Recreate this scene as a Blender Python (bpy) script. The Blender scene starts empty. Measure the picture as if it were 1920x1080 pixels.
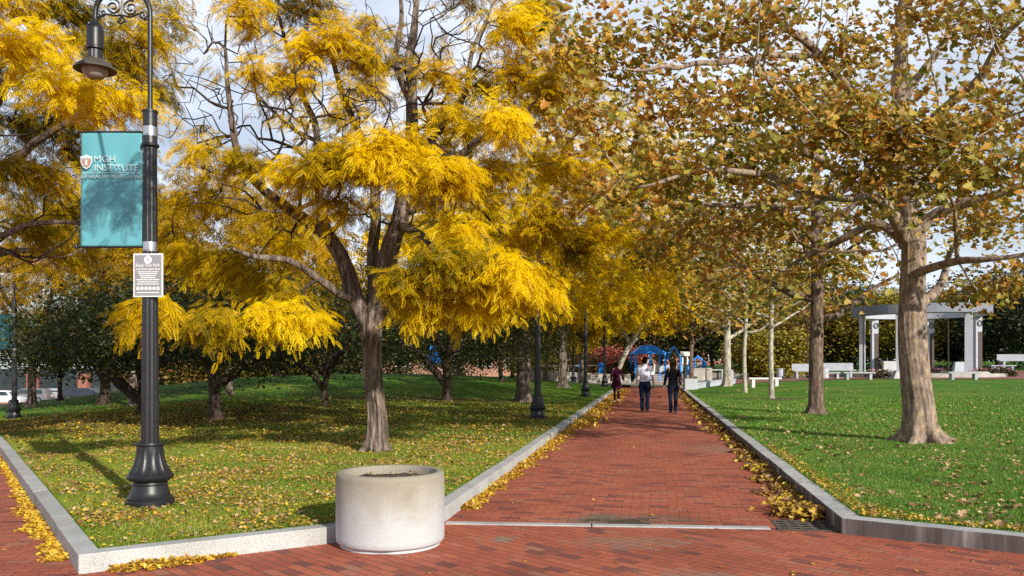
import bpy, bmesh, math, random
import numpy as np
from mathutils import Vector, Matrix
C = bpy.context.scene.collection
rng = np.random.default_rng(7)
random.seed(7)
F = 1560.0; CAMZ = 1.6; HZ = 682.0
def W(px, py, D):
    """a point seen at photo pixel (px, py), D metres ahead, in world metres"""
    return np.array([(px-960)*D/F, D, CAMZ-(py-HZ)*D/F])

# ------------------------------------------------------------------ basics
def tag(o, label=None, cat=None, group=None, kind=None):
    if label: o['label'] = label
    if cat: o['category'] = cat
    if group: o['group'] = group
    if kind: o['kind'] = kind
    return o
def empty(name, loc=(0,0,0), rz=0.0, label=None, cat=None, group=None):
    o = bpy.data.objects.new(name, None); C.objects.link(o)
    o.empty_display_size = 0.2
    o.location = Vector([float(v) for v in loc]); o.rotation_euler = (0,0,rz)
    return tag(o, label, cat, group)
def link(name, me, mat=None, parent=None, smooth=False):
    o = bpy.data.objects.new(name, me); C.objects.link(o)
    if mat: me.materials.append(mat)
    if parent is not None: o.parent = parent
    if smooth:
        me.polygons.foreach_set('use_smooth', np.ones(len(me.polygons), dtype=bool))
    return o
def arr_mesh(name, V, Fc, attr=None):
    """V (n,3); Fc list of int arrays (f,k) of equal k each, or one array"""
    if not isinstance(Fc, list): Fc = [Fc]
    me = bpy.data.meshes.new(name)
    V = np.asarray(V, dtype=np.float32)
    me.vertices.add(len(V)); me.vertices.foreach_set('co', V.ravel())
    Fc = [np.asarray(f, dtype=np.int32) for f in Fc if len(f)]
    nl = sum(f.size for f in Fc); nf = sum(len(f) for f in Fc)
    me.loops.add(nl); me.loops.foreach_set('vertex_index', np.concatenate([f.ravel() for f in Fc]))
    me.polygons.add(nf)
    starts = []; tot = []; s = 0
    for f in Fc:
        k = f.shape[1]; starts.append(s+np.arange(len(f))*k); tot.append(np.full(len(f), k)); s += f.size
    me.polygons.foreach_set('loop_start', np.concatenate(starts).astype(np.int32))
    me.polygons.foreach_set('loop_total', np.concatenate(tot).astype(np.int32))
    if attr is not None:
        a = me.attributes.new('tint', 'FLOAT', 'FACE'); a.data.foreach_set('value', np.asarray(attr, dtype=np.float32))
    me.update(calc_edges=True); me.validate()
    return me
class MB:
    def __init__(s): s.V = []; s.F = []; s.n = 0; s.M = []
    def add(s, V, Fc, m=0):
        for f in Fc: s.F.append([i+s.n for i in f]); s.M.append(m)
        s.V.extend([tuple(map(float, v)) for v in V]); s.n += len(V)
    def box(s, c, d, rz=0.0, m=0, taper=1.0):
        x, y, z = [v/2 for v in d]; V = []
        for sz in (-1, 1):
            k = taper if sz > 0 else 1
            for sx, sy in ((-1,-1),(1,-1),(1,1),(-1,1)):
                a, b = sx*x*k, sy*y*k
                V.append((c[0]+a*math.cos(rz)-b*math.sin(rz), c[1]+a*math.sin(rz)+b*math.cos(rz), c[2]+sz*z))
        s.add(V, [(3,2,1,0),(4,5,6,7),(0,1,5,4),(1,2,6,5),(2,3,7,6),(3,0,4,7)], m); return s
    def prism(s, poly, z0, z1, m=0):
        n = len(poly)
        V = [(p[0],p[1],z0) for p in poly]+[(p[0],p[1],z1) for p in poly]
        s.add(V, [tuple(reversed(range(n))), tuple(range(n,2*n))]+[(i,(i+1)%n,n+(i+1)%n,n+i) for i in range(n)], m); return s
    def lathe(s, prof, c=(0,0,0), n=32, m=0, flute=None):
        """prof list of (r,z)"""
        V = []
        for r, z in prof:
            for k in range(n):
                a = 2*math.pi*k/n; rr = r
                if flute: rr = r*flute(a, z)
                V.append((c[0]+rr*math.cos(a), c[1]+rr*math.sin(a), c[2]+z))
        Fc = []
        for i in range(len(prof)-1):
            for k in range(n):
                Fc.append((i*n+k, i*n+(k+1)%n, (i+1)*n+(k+1)%n, (i+1)*n+k))
        Fc.append(tuple(reversed(range(n)))); Fc.append(tuple(range((len(prof)-1)*n, len(prof)*n)))
        s.add(V, Fc, m); return s
    def tube(s, pts, r, n=8, m=0):
        pts = [np.array(p, float) for p in pts]
        rs = r if hasattr(r, '__len__') else [r]*len(pts)
        V = []; prev = None
        for i, p in enumerate(pts):
            t = pts[min(i+1,len(pts)-1)]-pts[max(i-1,0)]; t /= (np.linalg.norm(t)+1e-9)
            if prev is None:
                ref = np.array([0,0,1.]) if abs(t[2]) < .9 else np.array([1.,0,0])
                u = np.cross(t, ref)
            else:
                u = prev - t*np.dot(prev, t)
            u /= (np.linalg.norm(u)+1e-9); prev = u; w = np.cross(t, u)
            for k in range(n):
                a = 2*math.pi*k/n
                V.append(p+rs[i]*(math.cos(a)*u+math.sin(a)*w))
        Fc = []
        for i in range(len(pts)-1):
            for k in range(n):
                Fc.append((i*n+k, i*n+(k+1)%n, (i+1)*n+(k+1)%n, (i+1)*n+k))
        Fc.append(tuple(reversed(range(n)))); Fc.append(tuple(range((len(pts)-1)*n, len(pts)*n)))
        s.add(V, Fc, m); return s
    def loft(s, rings, n=16, m=0):
        """rings: (cx,cy,cz,rx,ry)"""
        V = []
        for cx,cy,cz,rx,ry in rings:
            for k in range(n):
                a = 2*math.pi*k/n; V.append((cx+rx*math.cos(a), cy+ry*math.sin(a), cz))
        Fc = []
        for i in range(len(rings)-1):
            for k in range(n):
                Fc.append((i*n+k, i*n+(k+1)%n, (i+1)*n+(k+1)%n, (i+1)*n+k))
        Fc.append(tuple(reversed(range(n)))); Fc.append(tuple(range((len(rings)-1)*n, len(rings)*n)))
        s.add(V, Fc, m); return s
    def build(s, name, mat, parent=None, smooth=False, bevel=0.0):
        me = bpy.data.meshes.new(name)
        me.from_pydata(s.V, [], s.F)
        mats = mat if isinstance(mat, (list, tuple)) else [mat]
        bm = bmesh.new(); bm.from_mesh(me)
        bmesh.ops.recalc_face_normals(bm, faces=bm.faces)
        if bevel > 0:
            bmesh.ops.bevel(bm, geom=[e for e in bm.edges if len(e.link_faces)==2 and e.calc_face_angle(0) > .6], offset=bevel, segments=2, affect='EDGES', profile=.6)
        bm.to_mesh(me); bm.free()
        if len(mats) > 1 and bevel == 0: me.polygons.foreach_set('material_index', s.M)
        o = link(name, me, None, parent, False)
        for mm in mats: me.materials.append(mm)
        if smooth:
            me.polygons.foreach_set('use_smooth', np.ones(len(me.polygons), dtype=bool))
            try: me.set_sharp_from_angle(angle=math.radians(40))
            except Exception: pass
        return o

# ------------------------------------------------------------------ materials
def new_mat(name):
    m = bpy.data.materials.new(name); m.use_nodes = True
    nt = m.node_tree; nt.nodes.clear()
    out = nt.nodes.new('ShaderNodeOutputMaterial')
    return m, nt, out
def N(nt, t, **kw):
    n = nt.nodes.new('ShaderNode'+t)
    for k, v in kw.items():
        if k.startswith('i_'):
            key = k[2:]; key = int(key) if key.isdigit() else key.replace('_', ' ')
            n.inputs[key].default_value = v
        else: setattr(n, k, v)
    return n
def ramp(nt, stops, interp='LINEAR'):
    n = nt.nodes.new('ShaderNodeValToRGB'); cr = n.color_ramp; cr.interpolation = interp
    while len(cr.elements) > 1: cr.elements.remove(cr.elements[-1])
    cr.elements[0].position = stops[0][0]; cr.elements[0].color = (*stops[0][1], 1)
    for p, c in stops[1:]:
        e = cr.elements.new(p); e.color = (*c, 1)
    return n
def simple(name, col, rough=.6, metal=0.0, var=.12, scale=6.0, bump=0.0, bscale=60.0, spec=.5):
    m, nt, out = new_mat(name); L = nt.links.new
    b = N(nt, 'BsdfPrincipled'); b.inputs['Roughness'].default_value = rough; b.inputs['Metallic'].default_value = metal
    b.inputs['Specular IOR Level'].default_value = spec
    tc = N(nt, 'TexCoord'); no = N(nt, 'TexNoise'); no.inputs['Scale'].default_value = scale; no.inputs['Detail'].default_value = 5
    L(tc.outputs['Object'], no.inputs['Vector'])
    r = ramp(nt, [(.3, tuple(c*(1-var) for c in col)), (.7, tuple(min(1,c*(1+var)) for c in col))])
    L(no.outputs['Fac'], r.inputs['Fac']); L(r.outputs['Color'], b.inputs['Base Color'])
    if bump:
        n2 = N(nt, 'TexNoise'); n2.inputs['Scale'].default_value = bscale; n2.inputs['Detail'].default_value = 4
        L(tc.outputs['Object'], n2.inputs['Vector'])
        bp = N(nt, 'Bump'); bp.inputs['Strength'].default_value = bump; bp.inputs['Distance'].default_value = .01
        L(n2.outputs['Fac'], bp.inputs['Height']); L(bp.outputs['Normal'], b.inputs['Normal'])
    L(b.outputs[0], out.inputs[0]); return m
def leaf_mat(name, stops, trans=.35, pos_scale=.35, pos_amt=.35, gloss=.04):
    m, nt, out = new_mat(name); L = nt.links.new
    at = N(nt, 'Attribute'); at.attribute_name = 'tint'
    ge = N(nt, 'NewGeometry'); no = N(nt, 'TexNoise'); no.inputs['Scale'].default_value = pos_scale; no.inputs['Detail'].default_value = 2
    L(ge.outputs['Position'], no.inputs['Vector'])
    mr = N(nt, 'MapRange'); mr.inputs[1].default_value = .3; mr.inputs[2].default_value = .7; mr.inputs[3].default_value = -pos_amt/2; mr.inputs[4].default_value = pos_amt/2
    L(no.outputs['Fac'], mr.inputs[0])
    ad = N(nt, 'Math', operation='ADD', use_clamp=True); L(at.outputs['Fac'], ad.inputs[0]); L(mr.outputs[0], ad.inputs[1])
    r = ramp(nt, stops); L(ad.outputs[0], r.inputs['Fac'])
    d = N(nt, 'BsdfDiffuse'); t = N(nt, 'BsdfTranslucent'); g = N(nt, 'BsdfGlossy'); g.inputs['Roughness'].default_value = .45
    L(r.outputs[0], d.inputs['Color']); L(r.outputs[0], t.inputs['Color'])
    mx = N(nt, 'MixShader'); mx.inputs[0].default_value = trans; L(d.outputs[0], mx.inputs[1]); L(t.outputs[0], mx.inputs[2])
    m2 = N(nt, 'MixShader'); m2.inputs[0].default_value = gloss; L(mx.outputs[0], m2.inputs[1]); L(g.outputs[0], m2.inputs[2])
    L(m2.outputs[0], out.inputs[0]); return m
def bark_mat(name, stops, scale=(9,9,1.6), bump=.6, vor=False, bd=.03):
    m, nt, out = new_mat(name); L = nt.links.new
    b = N(nt, 'BsdfPrincipled'); b.inputs['Roughness'].default_value = .85; b.inputs['Specular IOR Level'].default_value = .2
    ge = N(nt, 'NewGeometry'); mp = N(nt, 'Mapping'); mp.inputs['Scale'].default_value = scale
    L(ge.outputs['Position'], mp.inputs['Vector'])
    no = N(nt, 'TexNoise'); no.inputs['Scale'].default_value = 1.0; no.inputs['Detail'].default_value = 7; no.inputs['Roughness'].default_value = .65; no.inputs['Distortion'].default_value = .6
    L(mp.outputs[0], no.inputs['Vector'])
    r = ramp(nt, stops); src = no.outputs['Fac']
    if vor:
        v = N(nt, 'TexVoronoi'); v.inputs['Scale'].default_value = 1.3; L(mp.outputs[0], v.inputs['Vector'])
        mxx = N(nt, 'Mix', data_type='FLOAT'); mxx.inputs[0].default_value = .25
        sp = N(nt, 'SeparateColor'); L(v.outputs['Color'], sp.inputs[0])
        L(no.outputs['Fac'], mxx.inputs[2]); L(sp.outputs[0], mxx.inputs[3]); src = mxx.outputs[0]
    L(src, r.inputs['Fac'])
    n3 = N(nt, 'TexNoise'); n3.inputs['Scale'].default_value = 14; n3.inputs['Detail'].default_value = 6
    mp3 = N(nt, 'Mapping'); mp3.inputs['Scale'].default_value = (1,1,.35); L(ge.outputs['Position'], mp3.inputs['Vector']); L(mp3.outputs[0], n3.inputs['Vector'])
    mc = N(nt, 'Mix', data_type='RGBA', blend_type='MULTIPLY'); mc.inputs[0].default_value = .75
    r3 = ramp(nt, [(.35,(.45,.42,.4)),(.6,(1.15,1.12,1.1))]); L(n3.outputs['Fac'], r3.inputs['Fac'])
    L(r.outputs[0], mc.inputs[6]); L(r3.outputs[0], mc.inputs[7]); L(mc.outputs[2], b.inputs['Base Color'])
    bp = N(nt, 'Bump'); bp.inputs['Strength'].default_value = bump; bp.inputs['Distance'].default_value = bd
    hs = N(nt, 'Math', operation='ADD'); L(src, hs.inputs[0]); L(n3.outputs['Fac'], hs.inputs[1])
    L(hs.outputs[0], bp.inputs['Height']); L(bp.outputs['Normal'], b.inputs['Normal'])
    L(b.outputs[0], out.inputs[0]); return m
def brick_mat(name, ang, bw=.205, bh=.102, stops=None, mort=(.10,.072,.055), patches=()):
    """running-bond brick paving; long side of a brick at angle ang (radians) from world X"""
    m, nt, out = new_mat(name); L = nt.links.new
    def M(op, a, b=None, c=None, clamp=False):
        n = N(nt, 'Math', operation=op, use_clamp=clamp)
        for i, v in enumerate((a, b, c)):
            if v is None: continue
            if isinstance(v, (int, float)): n.inputs[i].default_value = v
            else: L(v, n.inputs[i])
        return n.outputs[0]
    ge = N(nt, 'NewGeometry')
    wn = N(nt, 'TexNoise'); wn.inputs['Scale'].default_value = 1.1; wn.inputs['Detail'].default_value = 2; L(ge.outputs['Position'], wn.inputs['Vector'])
    sx = N(nt, 'SeparateXYZ'); L(ge.outputs['Position'], sx.inputs[0])
    c, s = math.cos(ang), math.sin(ang)
    u = M('ADD', M('MULTIPLY', sx.outputs[0], c), M('MULTIPLY', sx.outputs[1], s))
    v = M('SUBTRACT', M('MULTIPLY', sx.outputs[1], c), M('MULTIPLY', sx.outputs[0], s))
    v = M('ADD', v, M('MULTIPLY', M('SUBTRACT', wn.outputs['Fac'], .5), .05))
    vr = M('DIVIDE', v, bh); row = M('FLOOR', vr); fv = M('SUBTRACT', vr, row)
    rj = N(nt, 'TexWhiteNoise', noise_dimensions='1D'); L(row, rj.inputs['W'])
    ur = M('ADD', M('ADD', M('DIVIDE', u, bw), M('MULTIPLY', row, .5)), M('MULTIPLY', rj.outputs['Value'], .16))
    col = M('FLOOR', ur); fu = M('SUBTRACT', ur, col)
    cb = N(nt, 'CombineXYZ'); L(row, cb.inputs[0]); L(col, cb.inputs[1])
    w = N(nt, 'TexWhiteNoise', noise_dimensions='3D'); L(cb.outputs[0], w.inputs['Vector'])
    stops = stops or [(0,(.20,.070,.058)),(.07,(.26,.082,.06)),(.12,(.38,.098,.055)),(.5,(.43,.115,.064)),(.88,(.48,.135,.075)),(.96,(.42,.15,.09)),(1,(.36,.17,.11))]
    r = ramp(nt, stops); L(w.outputs['Value'], r.inputs['Fac'])
    # edge distance
    eu = M('MULTIPLY', M('MINIMUM', fu, M('SUBTRACT', 1, fu)), bw); ev = M('MULTIPLY', M('MINIMUM', fv, M('SUBTRACT', 1, fv)), bh)
    e = M('MINIMUM', eu, ev)
    n2 = N(nt, 'TexNoise'); n2.inputs['Scale'].default_value = 22; n2.inputs['Detail'].default_value = 5; L(ge.outputs['Position'], n2.inputs['Vector'])
    e2 = M('ADD', e, M('MULTIPLY', M('SUBTRACT', n2.outputs['Fac'], .5), .006))
    mk = N(nt, 'MapRange'); mk.inputs[1].default_value = .002; mk.inputs[2].default_value = .0055; L(e2, mk.inputs[0])
    # large-scale wear
    n4 = N(nt, 'TexNoise'); n4.inputs['Scale'].default_value = .9; n4.inputs['Detail'].default_value = 5; L(ge.outputs['Position'], n4.inputs['Vector'])
    r4 = ramp(nt, [(.32,(.78,.75,.75)),(.5,(1,1,1)),(.68,(1.06,1.08,1.08))]); L(n4.outputs['Fac'], r4.inputs['Fac'])
    n5 = N(nt, 'TexNoise'); n5.inputs['Scale'].default_value = 70; n5.inputs['Detail'].default_value = 4; L(ge.outputs['Position'], n5.inputs['Vector'])
    r5 = ramp(nt, [(.3,(.75,.75,.75)),(.7,(1.2,1.2,1.2))]); L(n5.outputs['Fac'], r5.inputs['Fac'])
    a = N(nt, 'Mix', data_type='RGBA', blend_type='MULTIPLY'); a.inputs[0].default_value = 1; L(r.outputs[0], a.inputs[6]); L(r4.outputs[0], a.inputs[7])
    a2 = N(nt, 'Mix', data_type='RGBA', blend_type='MULTIPLY'); a2.inputs[0].default_value = 1; L(a.outputs[2], a2.inputs[6]); L(r5.outputs[0], a2.inputs[7])
    cur = a2.outputs[2]
    # dusty sand worn into patches of the paving
    for (px, py, rr, rx, colr) in patches:
        dx = M('DIVIDE', M('SUBTRACT', sx.outputs[0], px), rx); dy = M('SUBTRACT', sx.outputs[1], py)
        d = M('SQRT', M('ADD', M('MULTIPLY', dx, dx), M('MULTIPLY', dy, dy)))
        d = M('ADD', d, M('MULTIPLY', M('SUBTRACT', n4.outputs['Fac'], .5), .5))
        d = M('ADD', d, M('MULTIPLY', M('SUBTRACT', w.outputs['Value'], .5), .25))
        mr = N(nt, 'MapRange'); mr.inputs[1].default_value = rr; mr.inputs[2].default_value = rr*.4; mr.inputs[3].default_value = 0; mr.inputs[4].default_value = .85
        L(d, mr.inputs[0])
        pm = N(nt, 'Mix', data_type='RGBA'); L(mr.outputs[0], pm.inputs[0]); L(cur, pm.inputs[6]); pm.inputs[7].default_value = (*colr, 1); cur = pm.outputs[2]
    mm = N(nt, 'Mix', data_type='RGBA'); L(mk.outputs[0], mm.inputs[0]); mm.inputs[6].default_value = (*mort, 1); L(cur, mm.inputs[7])
    b = N(nt, 'BsdfPrincipled'); b.inputs['Roughness'].default_value = .8; b.inputs['Specular IOR Level'].default_value = .3
    L(mm.outputs[2], b.inputs['Base Color'])
    hh = M('ADD', M('MULTIPLY', mk.outputs[0], 1.0), M('ADD', M('MULTIPLY', w.outputs['Value'], .5), M('MULTIPLY', n2.outputs['Fac'], .6)))
    bp = N(nt, 'Bump'); bp.inputs['Strength'].default_value = .7; bp.inputs['Distance'].default_value = .006
    L(hh, bp.inputs['Height']); L(bp.outputs['Normal'], b.inputs['Normal'])
    L(b.outputs[0], out.inputs[0]); return m
def granite_mat(name, col=(.47,.47,.46), joint_dir=None, L0=1.6, stain=False, off=0.0):
    m, nt, out = new_mat(name); L = nt.links.new
    b = N(nt, 'BsdfPrincipled'); b.inputs['Roughness'].default_value = .75
    ge = N(nt, 'NewGeometry')
    n1 = N(nt, 'TexNoise'); n1.inputs['Scale'].default_value = 130; n1.inputs['Detail'].default_value = 3; L(ge.outputs['Position'], n1.inputs['Vector'])
    n2 = N(nt, 'TexNoise'); n2.inputs['Scale'].default_value = 2.2; n2.inputs['Detail'].default_value = 6; L(ge.outputs['Position'], n2.inputs['Vector'])
    r1 = ramp(nt, [(.3, tuple(c*.55 for c in col)), (.5, col), (.72, tuple(min(1,c*1.3) for c in col))]); L(n1.outputs['Fac'], r1.inputs['Fac'])
    r2 = ramp(nt, [(.3,(.78,.77,.74)),(.65,(1.08,1.08,1.08))]); L(n2.outputs['Fac'], r2.inputs['Fac'])
    a = N(nt, 'Mix', data_type='RGBA', blend_type='MULTIPLY'); a.inputs[0].default_value = 1; L(r1.outputs[0], a.inputs[6]); L(r2.outputs[0], a.inputs[7])
    cur = a.outputs[2]
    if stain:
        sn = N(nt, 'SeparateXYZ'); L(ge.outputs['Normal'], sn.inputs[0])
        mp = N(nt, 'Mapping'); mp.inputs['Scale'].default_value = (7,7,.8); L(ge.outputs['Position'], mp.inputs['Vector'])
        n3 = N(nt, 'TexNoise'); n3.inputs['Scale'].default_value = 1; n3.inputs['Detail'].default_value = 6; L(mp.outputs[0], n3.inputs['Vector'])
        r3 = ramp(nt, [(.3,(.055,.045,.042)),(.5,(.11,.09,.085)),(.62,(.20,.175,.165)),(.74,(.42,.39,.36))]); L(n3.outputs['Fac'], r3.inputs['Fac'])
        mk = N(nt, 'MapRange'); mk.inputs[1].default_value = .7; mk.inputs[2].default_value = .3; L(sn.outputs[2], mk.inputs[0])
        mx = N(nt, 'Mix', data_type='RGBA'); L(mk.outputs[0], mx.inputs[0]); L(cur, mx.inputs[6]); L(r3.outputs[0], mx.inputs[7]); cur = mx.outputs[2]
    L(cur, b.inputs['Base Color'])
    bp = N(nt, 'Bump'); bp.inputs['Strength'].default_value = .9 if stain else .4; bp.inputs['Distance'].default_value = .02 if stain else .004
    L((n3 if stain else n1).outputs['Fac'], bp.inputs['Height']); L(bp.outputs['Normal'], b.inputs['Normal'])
    L(b.outputs[0], out.inputs[0]); return m
def lawn_mat(name):
    m, nt, out = new_mat(name); L = nt.links.new
    b = N(nt, 'BsdfPrincipled'); b.inputs['Roughness'].default_value = .9; b.inputs['Specular IOR Level'].default_value = .15
    ge = N(nt, 'NewGeometry'); P = ge.outputs['Position']
    n1 = N(nt, 'TexNoise'); n1.inputs['Scale'].default_value = .35; n1.inputs['Detail'].default_value = 5; L(P, n1.inputs['Vector'])
    n2 = N(nt, 'TexNoise'); n2.inputs['Scale'].default_value = 28; n2.inputs['Detail'].default_value = 6; n2.inputs['Roughness'].default_value=.7; L(P, n2.inputs['Vector'])
    r1 = ramp(nt, [(.3,(.055,.16,.013)),(.5,(.085,.21,.018)),(.7,(.15,.24,.022))]); L(n1.outputs['Fac'], r1.inputs['Fac'])
    r2 = ramp(nt, [(.3,(.45,.45,.45)),(.7,(1.5,1.45,1.4))]); L(n2.outputs['Fac'], r2.inputs['Fac'])
    a = N(nt, 'Mix', data_type='RGBA', blend_type='MULTIPLY'); a.inputs[0].default_value = 1; L(r1.outputs[0], a.inputs[6]); L(r2.outputs[0], a.inputs[7])
    cur = a.outputs[2]
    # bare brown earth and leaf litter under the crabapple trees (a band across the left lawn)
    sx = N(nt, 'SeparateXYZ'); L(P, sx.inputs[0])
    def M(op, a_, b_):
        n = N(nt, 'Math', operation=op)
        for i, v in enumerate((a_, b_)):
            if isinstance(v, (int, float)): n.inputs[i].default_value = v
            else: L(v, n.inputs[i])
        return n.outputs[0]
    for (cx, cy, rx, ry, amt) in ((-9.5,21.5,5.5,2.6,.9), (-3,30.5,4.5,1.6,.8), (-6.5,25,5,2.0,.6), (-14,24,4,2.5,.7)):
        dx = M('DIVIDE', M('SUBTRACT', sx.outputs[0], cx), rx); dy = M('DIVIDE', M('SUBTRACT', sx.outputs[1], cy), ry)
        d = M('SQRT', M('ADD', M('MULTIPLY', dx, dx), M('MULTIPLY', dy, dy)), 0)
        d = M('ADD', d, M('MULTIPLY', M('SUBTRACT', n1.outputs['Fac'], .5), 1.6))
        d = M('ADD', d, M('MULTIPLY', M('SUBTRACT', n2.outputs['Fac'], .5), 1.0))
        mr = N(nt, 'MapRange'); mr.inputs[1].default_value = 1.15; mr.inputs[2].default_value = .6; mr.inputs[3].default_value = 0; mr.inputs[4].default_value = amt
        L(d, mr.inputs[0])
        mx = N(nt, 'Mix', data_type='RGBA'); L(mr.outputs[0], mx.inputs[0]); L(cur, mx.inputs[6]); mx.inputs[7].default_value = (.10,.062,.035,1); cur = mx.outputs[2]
    L(cur, b.inputs['Base Color'])
    bp = N(nt, 'Bump'); bp.inputs['Strength'].default_value = .8; bp.inputs['Distance'].default_value = .03
    L(n2.outputs['Fac'], bp.inputs['Height']); L(bp.outputs['Normal'], b.inputs['Normal'])
    L(b.outputs[0], out.inputs[0]); return m

M_ = {}
M_['black_metal'] = simple('black_cast_iron', (.016,.017,.020), rough=.38, var=.25, scale=12, bump=.15, bscale=80)
M_['black_matte'] = simple('black_matte', (.012,.012,.014), rough=.8)
M_['lamp_shade'] = simple('lamp_shade_metal', (.085,.07,.055), rough=.45, var=.2)
M_['lens'] = simple('lamp_lens', (.30,.28,.25), rough=.2, var=.1)
M_['steel'] = simple('steel_band', (.55,.56,.58), rough=.3, metal=.9)
M_['white_paint'] = simple('white_paint', (.78,.78,.76), rough=.5, var=.05)
M_['sign_grey'] = simple('sign_grey', (.26,.27,.29), rough=.45, var=.05)
M_['sign_white'] = simple('sign_white', (.82,.82,.82), rough=.45, var=.02)
M_['teal'] = simple('teal_banner', (.035,.30,.34), rough=.55, var=.06, scale=3, bump=.1, bscale=300)
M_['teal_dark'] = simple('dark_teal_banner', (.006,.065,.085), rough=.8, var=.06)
M_['emblem_red'] = simple('emblem_red', (.42,.20,.16), rough=.6, var=.05)
M_['soil'] = simple('soil', (.07,.045,.03), rough=.95, var=.4, scale=30, bump=1, bscale=40)
M_['mulch'] = simple('mulch', (.055,.030,.018), rough=.95, var=.4, scale=25, bump=1, bscale=30)
M_['asphalt'] = simple('asphalt', (.05,.05,.052), rough=.9, var=.15, scale=3, bump=.3)
M_['pale_paving'] = simple('pale_paving', (.42,.36,.29), rough=.9, var=.12, scale=2)
M_['blue'] = simple('blue_paint', (.008,.27,.90), rough=.5, var=.02)
M_['concrete'] = simple('concrete', (.40,.38,.34), rough=.85, var=.18, scale=2.5, bump=.3, bscale=40)
M_['pale_granite'] = granite_mat('pale_granite', (.50,.51,.53))
M_['white_stone'] = simple('white_stone', (.42,.45,.50), rough=.6, var=.08, scale=2)
M_['dark_panel'] = simple('dark_brown_panel', (.055,.028,.022), rough=.5, var=.3, scale=4)
M_['brickwall'] = simple('brick_wall', (.33,.13,.09), rough=.85, var=.2, scale=3)
M_['brickpale'] = simple('pink_brick_wall', (.45,.23,.17), rough=.85, var=.12, scale=2)
M_['glass'] = simple('window_glass', (.30,.36,.38), rough=.12, var=.3, scale=.6)
M_['darkglass'] = simple('dark_window_glass', (.04,.05,.055), rough=.1, var=.3, scale=.6)
M_['roof_grey'] = simple('grey_roofing', (.20,.21,.23), rough=.7)
M_['car_white'] = simple('white_car_paint', (.75,.76,.78), rough=.25, var=.02)
M_['car_grey'] = simple('grey_car_paint', (.22,.22,.23), rough=.25, metal=.3, var=.04)
M_['car_silver'] = simple('silver_car_paint', (.50,.52,.55), rough=.25, metal=.4, var=.03)
M_['car_dark'] = simple('dark_car_paint', (.03,.035,.05), rough=.2, var=.04)
M_['tyre'] = simple('tyre_rubber', (.015,.015,.015), rough=.9)
M_['rim'] = simple('wheel_rim', (.4,.4,.42), rough=.3, metal=.8)
M_['red_lamp'] = simple('tail_lamp', (.35,.01,.01), rough=.2)
M_['skin'] = simple('skin', (.42,.25,.17), rough=.55, var=.05)
M_['hair_dark'] = simple('dark_hair', (.012,.009,.007), rough=.8, spec=.1, var=.3, scale=40)
M_['hair_brown'] = simple('brown_hair', (.04,.020,.012), rough=.8, spec=.1, var=.3, scale=40)
M_['shirt'] = simple('white_cotton', (.60,.62,.72), rough=.85, spec=.1, var=.05, scale=10, bump=.3, bscale=14)
M_['navy'] = simple('navy_trousers', (.010,.018,.042), rough=.9, spec=.08, var=.15, scale=10, bump=.3, bscale=14)
M_['blacktop'] = simple('black_knit', (.006,.006,.008), rough=.95, spec=.05, bump=.3, bscale=14)
M_['coat'] = simple('maroon_coat', (.050,.010,.026), rough=.9, spec=.08, bump=.3, bscale=14, scale=10)
M_['legging'] = simple('dark_legging', (.03,.010,.018), rough=.9, spec=.08)
M_['sneaker'] = simple('pale_sneaker', (.62,.60,.52), rough=.7)
M_['shoe'] = simple('dark_shoe', (.03,.03,.035), rough=.5)
M_['bag'] = simple('maroon_bag', (.09,.015,.02), rough=.45)
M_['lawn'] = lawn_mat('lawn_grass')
M_['ground'] = simple('ground', (.06,.09,.03), rough=.95, var=.3, scale=.05)
M_['kerb'] = granite_mat('granite_kerb', (.46,.47,.46))
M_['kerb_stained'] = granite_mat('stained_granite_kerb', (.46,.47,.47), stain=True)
M_['joint'] = simple('kerb_joint', (.30,.20,.13), rough=.95)
M_['grate'] = simple('iron_grate', (.10,.085,.07), rough=.7)
M_['hole'] = simple('dark_slot', (.008,.008,.008), rough=1)
# bark
M_['bark_locust'] = bark_mat('locust_bark', [(.34,(.05,.036,.028)),(.47,(.17,.13,.105)),(.62,(.34,.28,.235))], scale=(17,17,1.9), bump=1.0, bd=.05)
M_['bark_dark'] = bark_mat('dark_bark', [(.3,(.035,.025,.018)),(.7,(.11,.08,.06))], scale=(9,9,2), bump=.7)
M_['bark_plane'] = bark_mat('plane_bark', [(.25,(.12,.085,.065)),(.40,(.25,.185,.145)),(.58,(.36,.285,.225)),(.66,(.42,.29,.14)),(.74,(.42,.35,.28))], scale=(13,13,6), bump=.8, vor=True, bd=.025)
M_['bark_pale'] = bark_mat('pale_plane_bark', [(.25,(.22,.20,.15)),(.5,(.42,.40,.33)),(.75,(.58,.56,.48))], scale=(6,6,3), bump=.3, vor=True, bd=.01)
M_['bark_brown'] = bark_mat('brown_plane_bark', [(.25,(.08,.055,.04)),(.5,(.17,.12,.095)),(.75,(.28,.21,.16))], scale=(14,14,5), bump=.7, vor=True, bd=.02)
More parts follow.
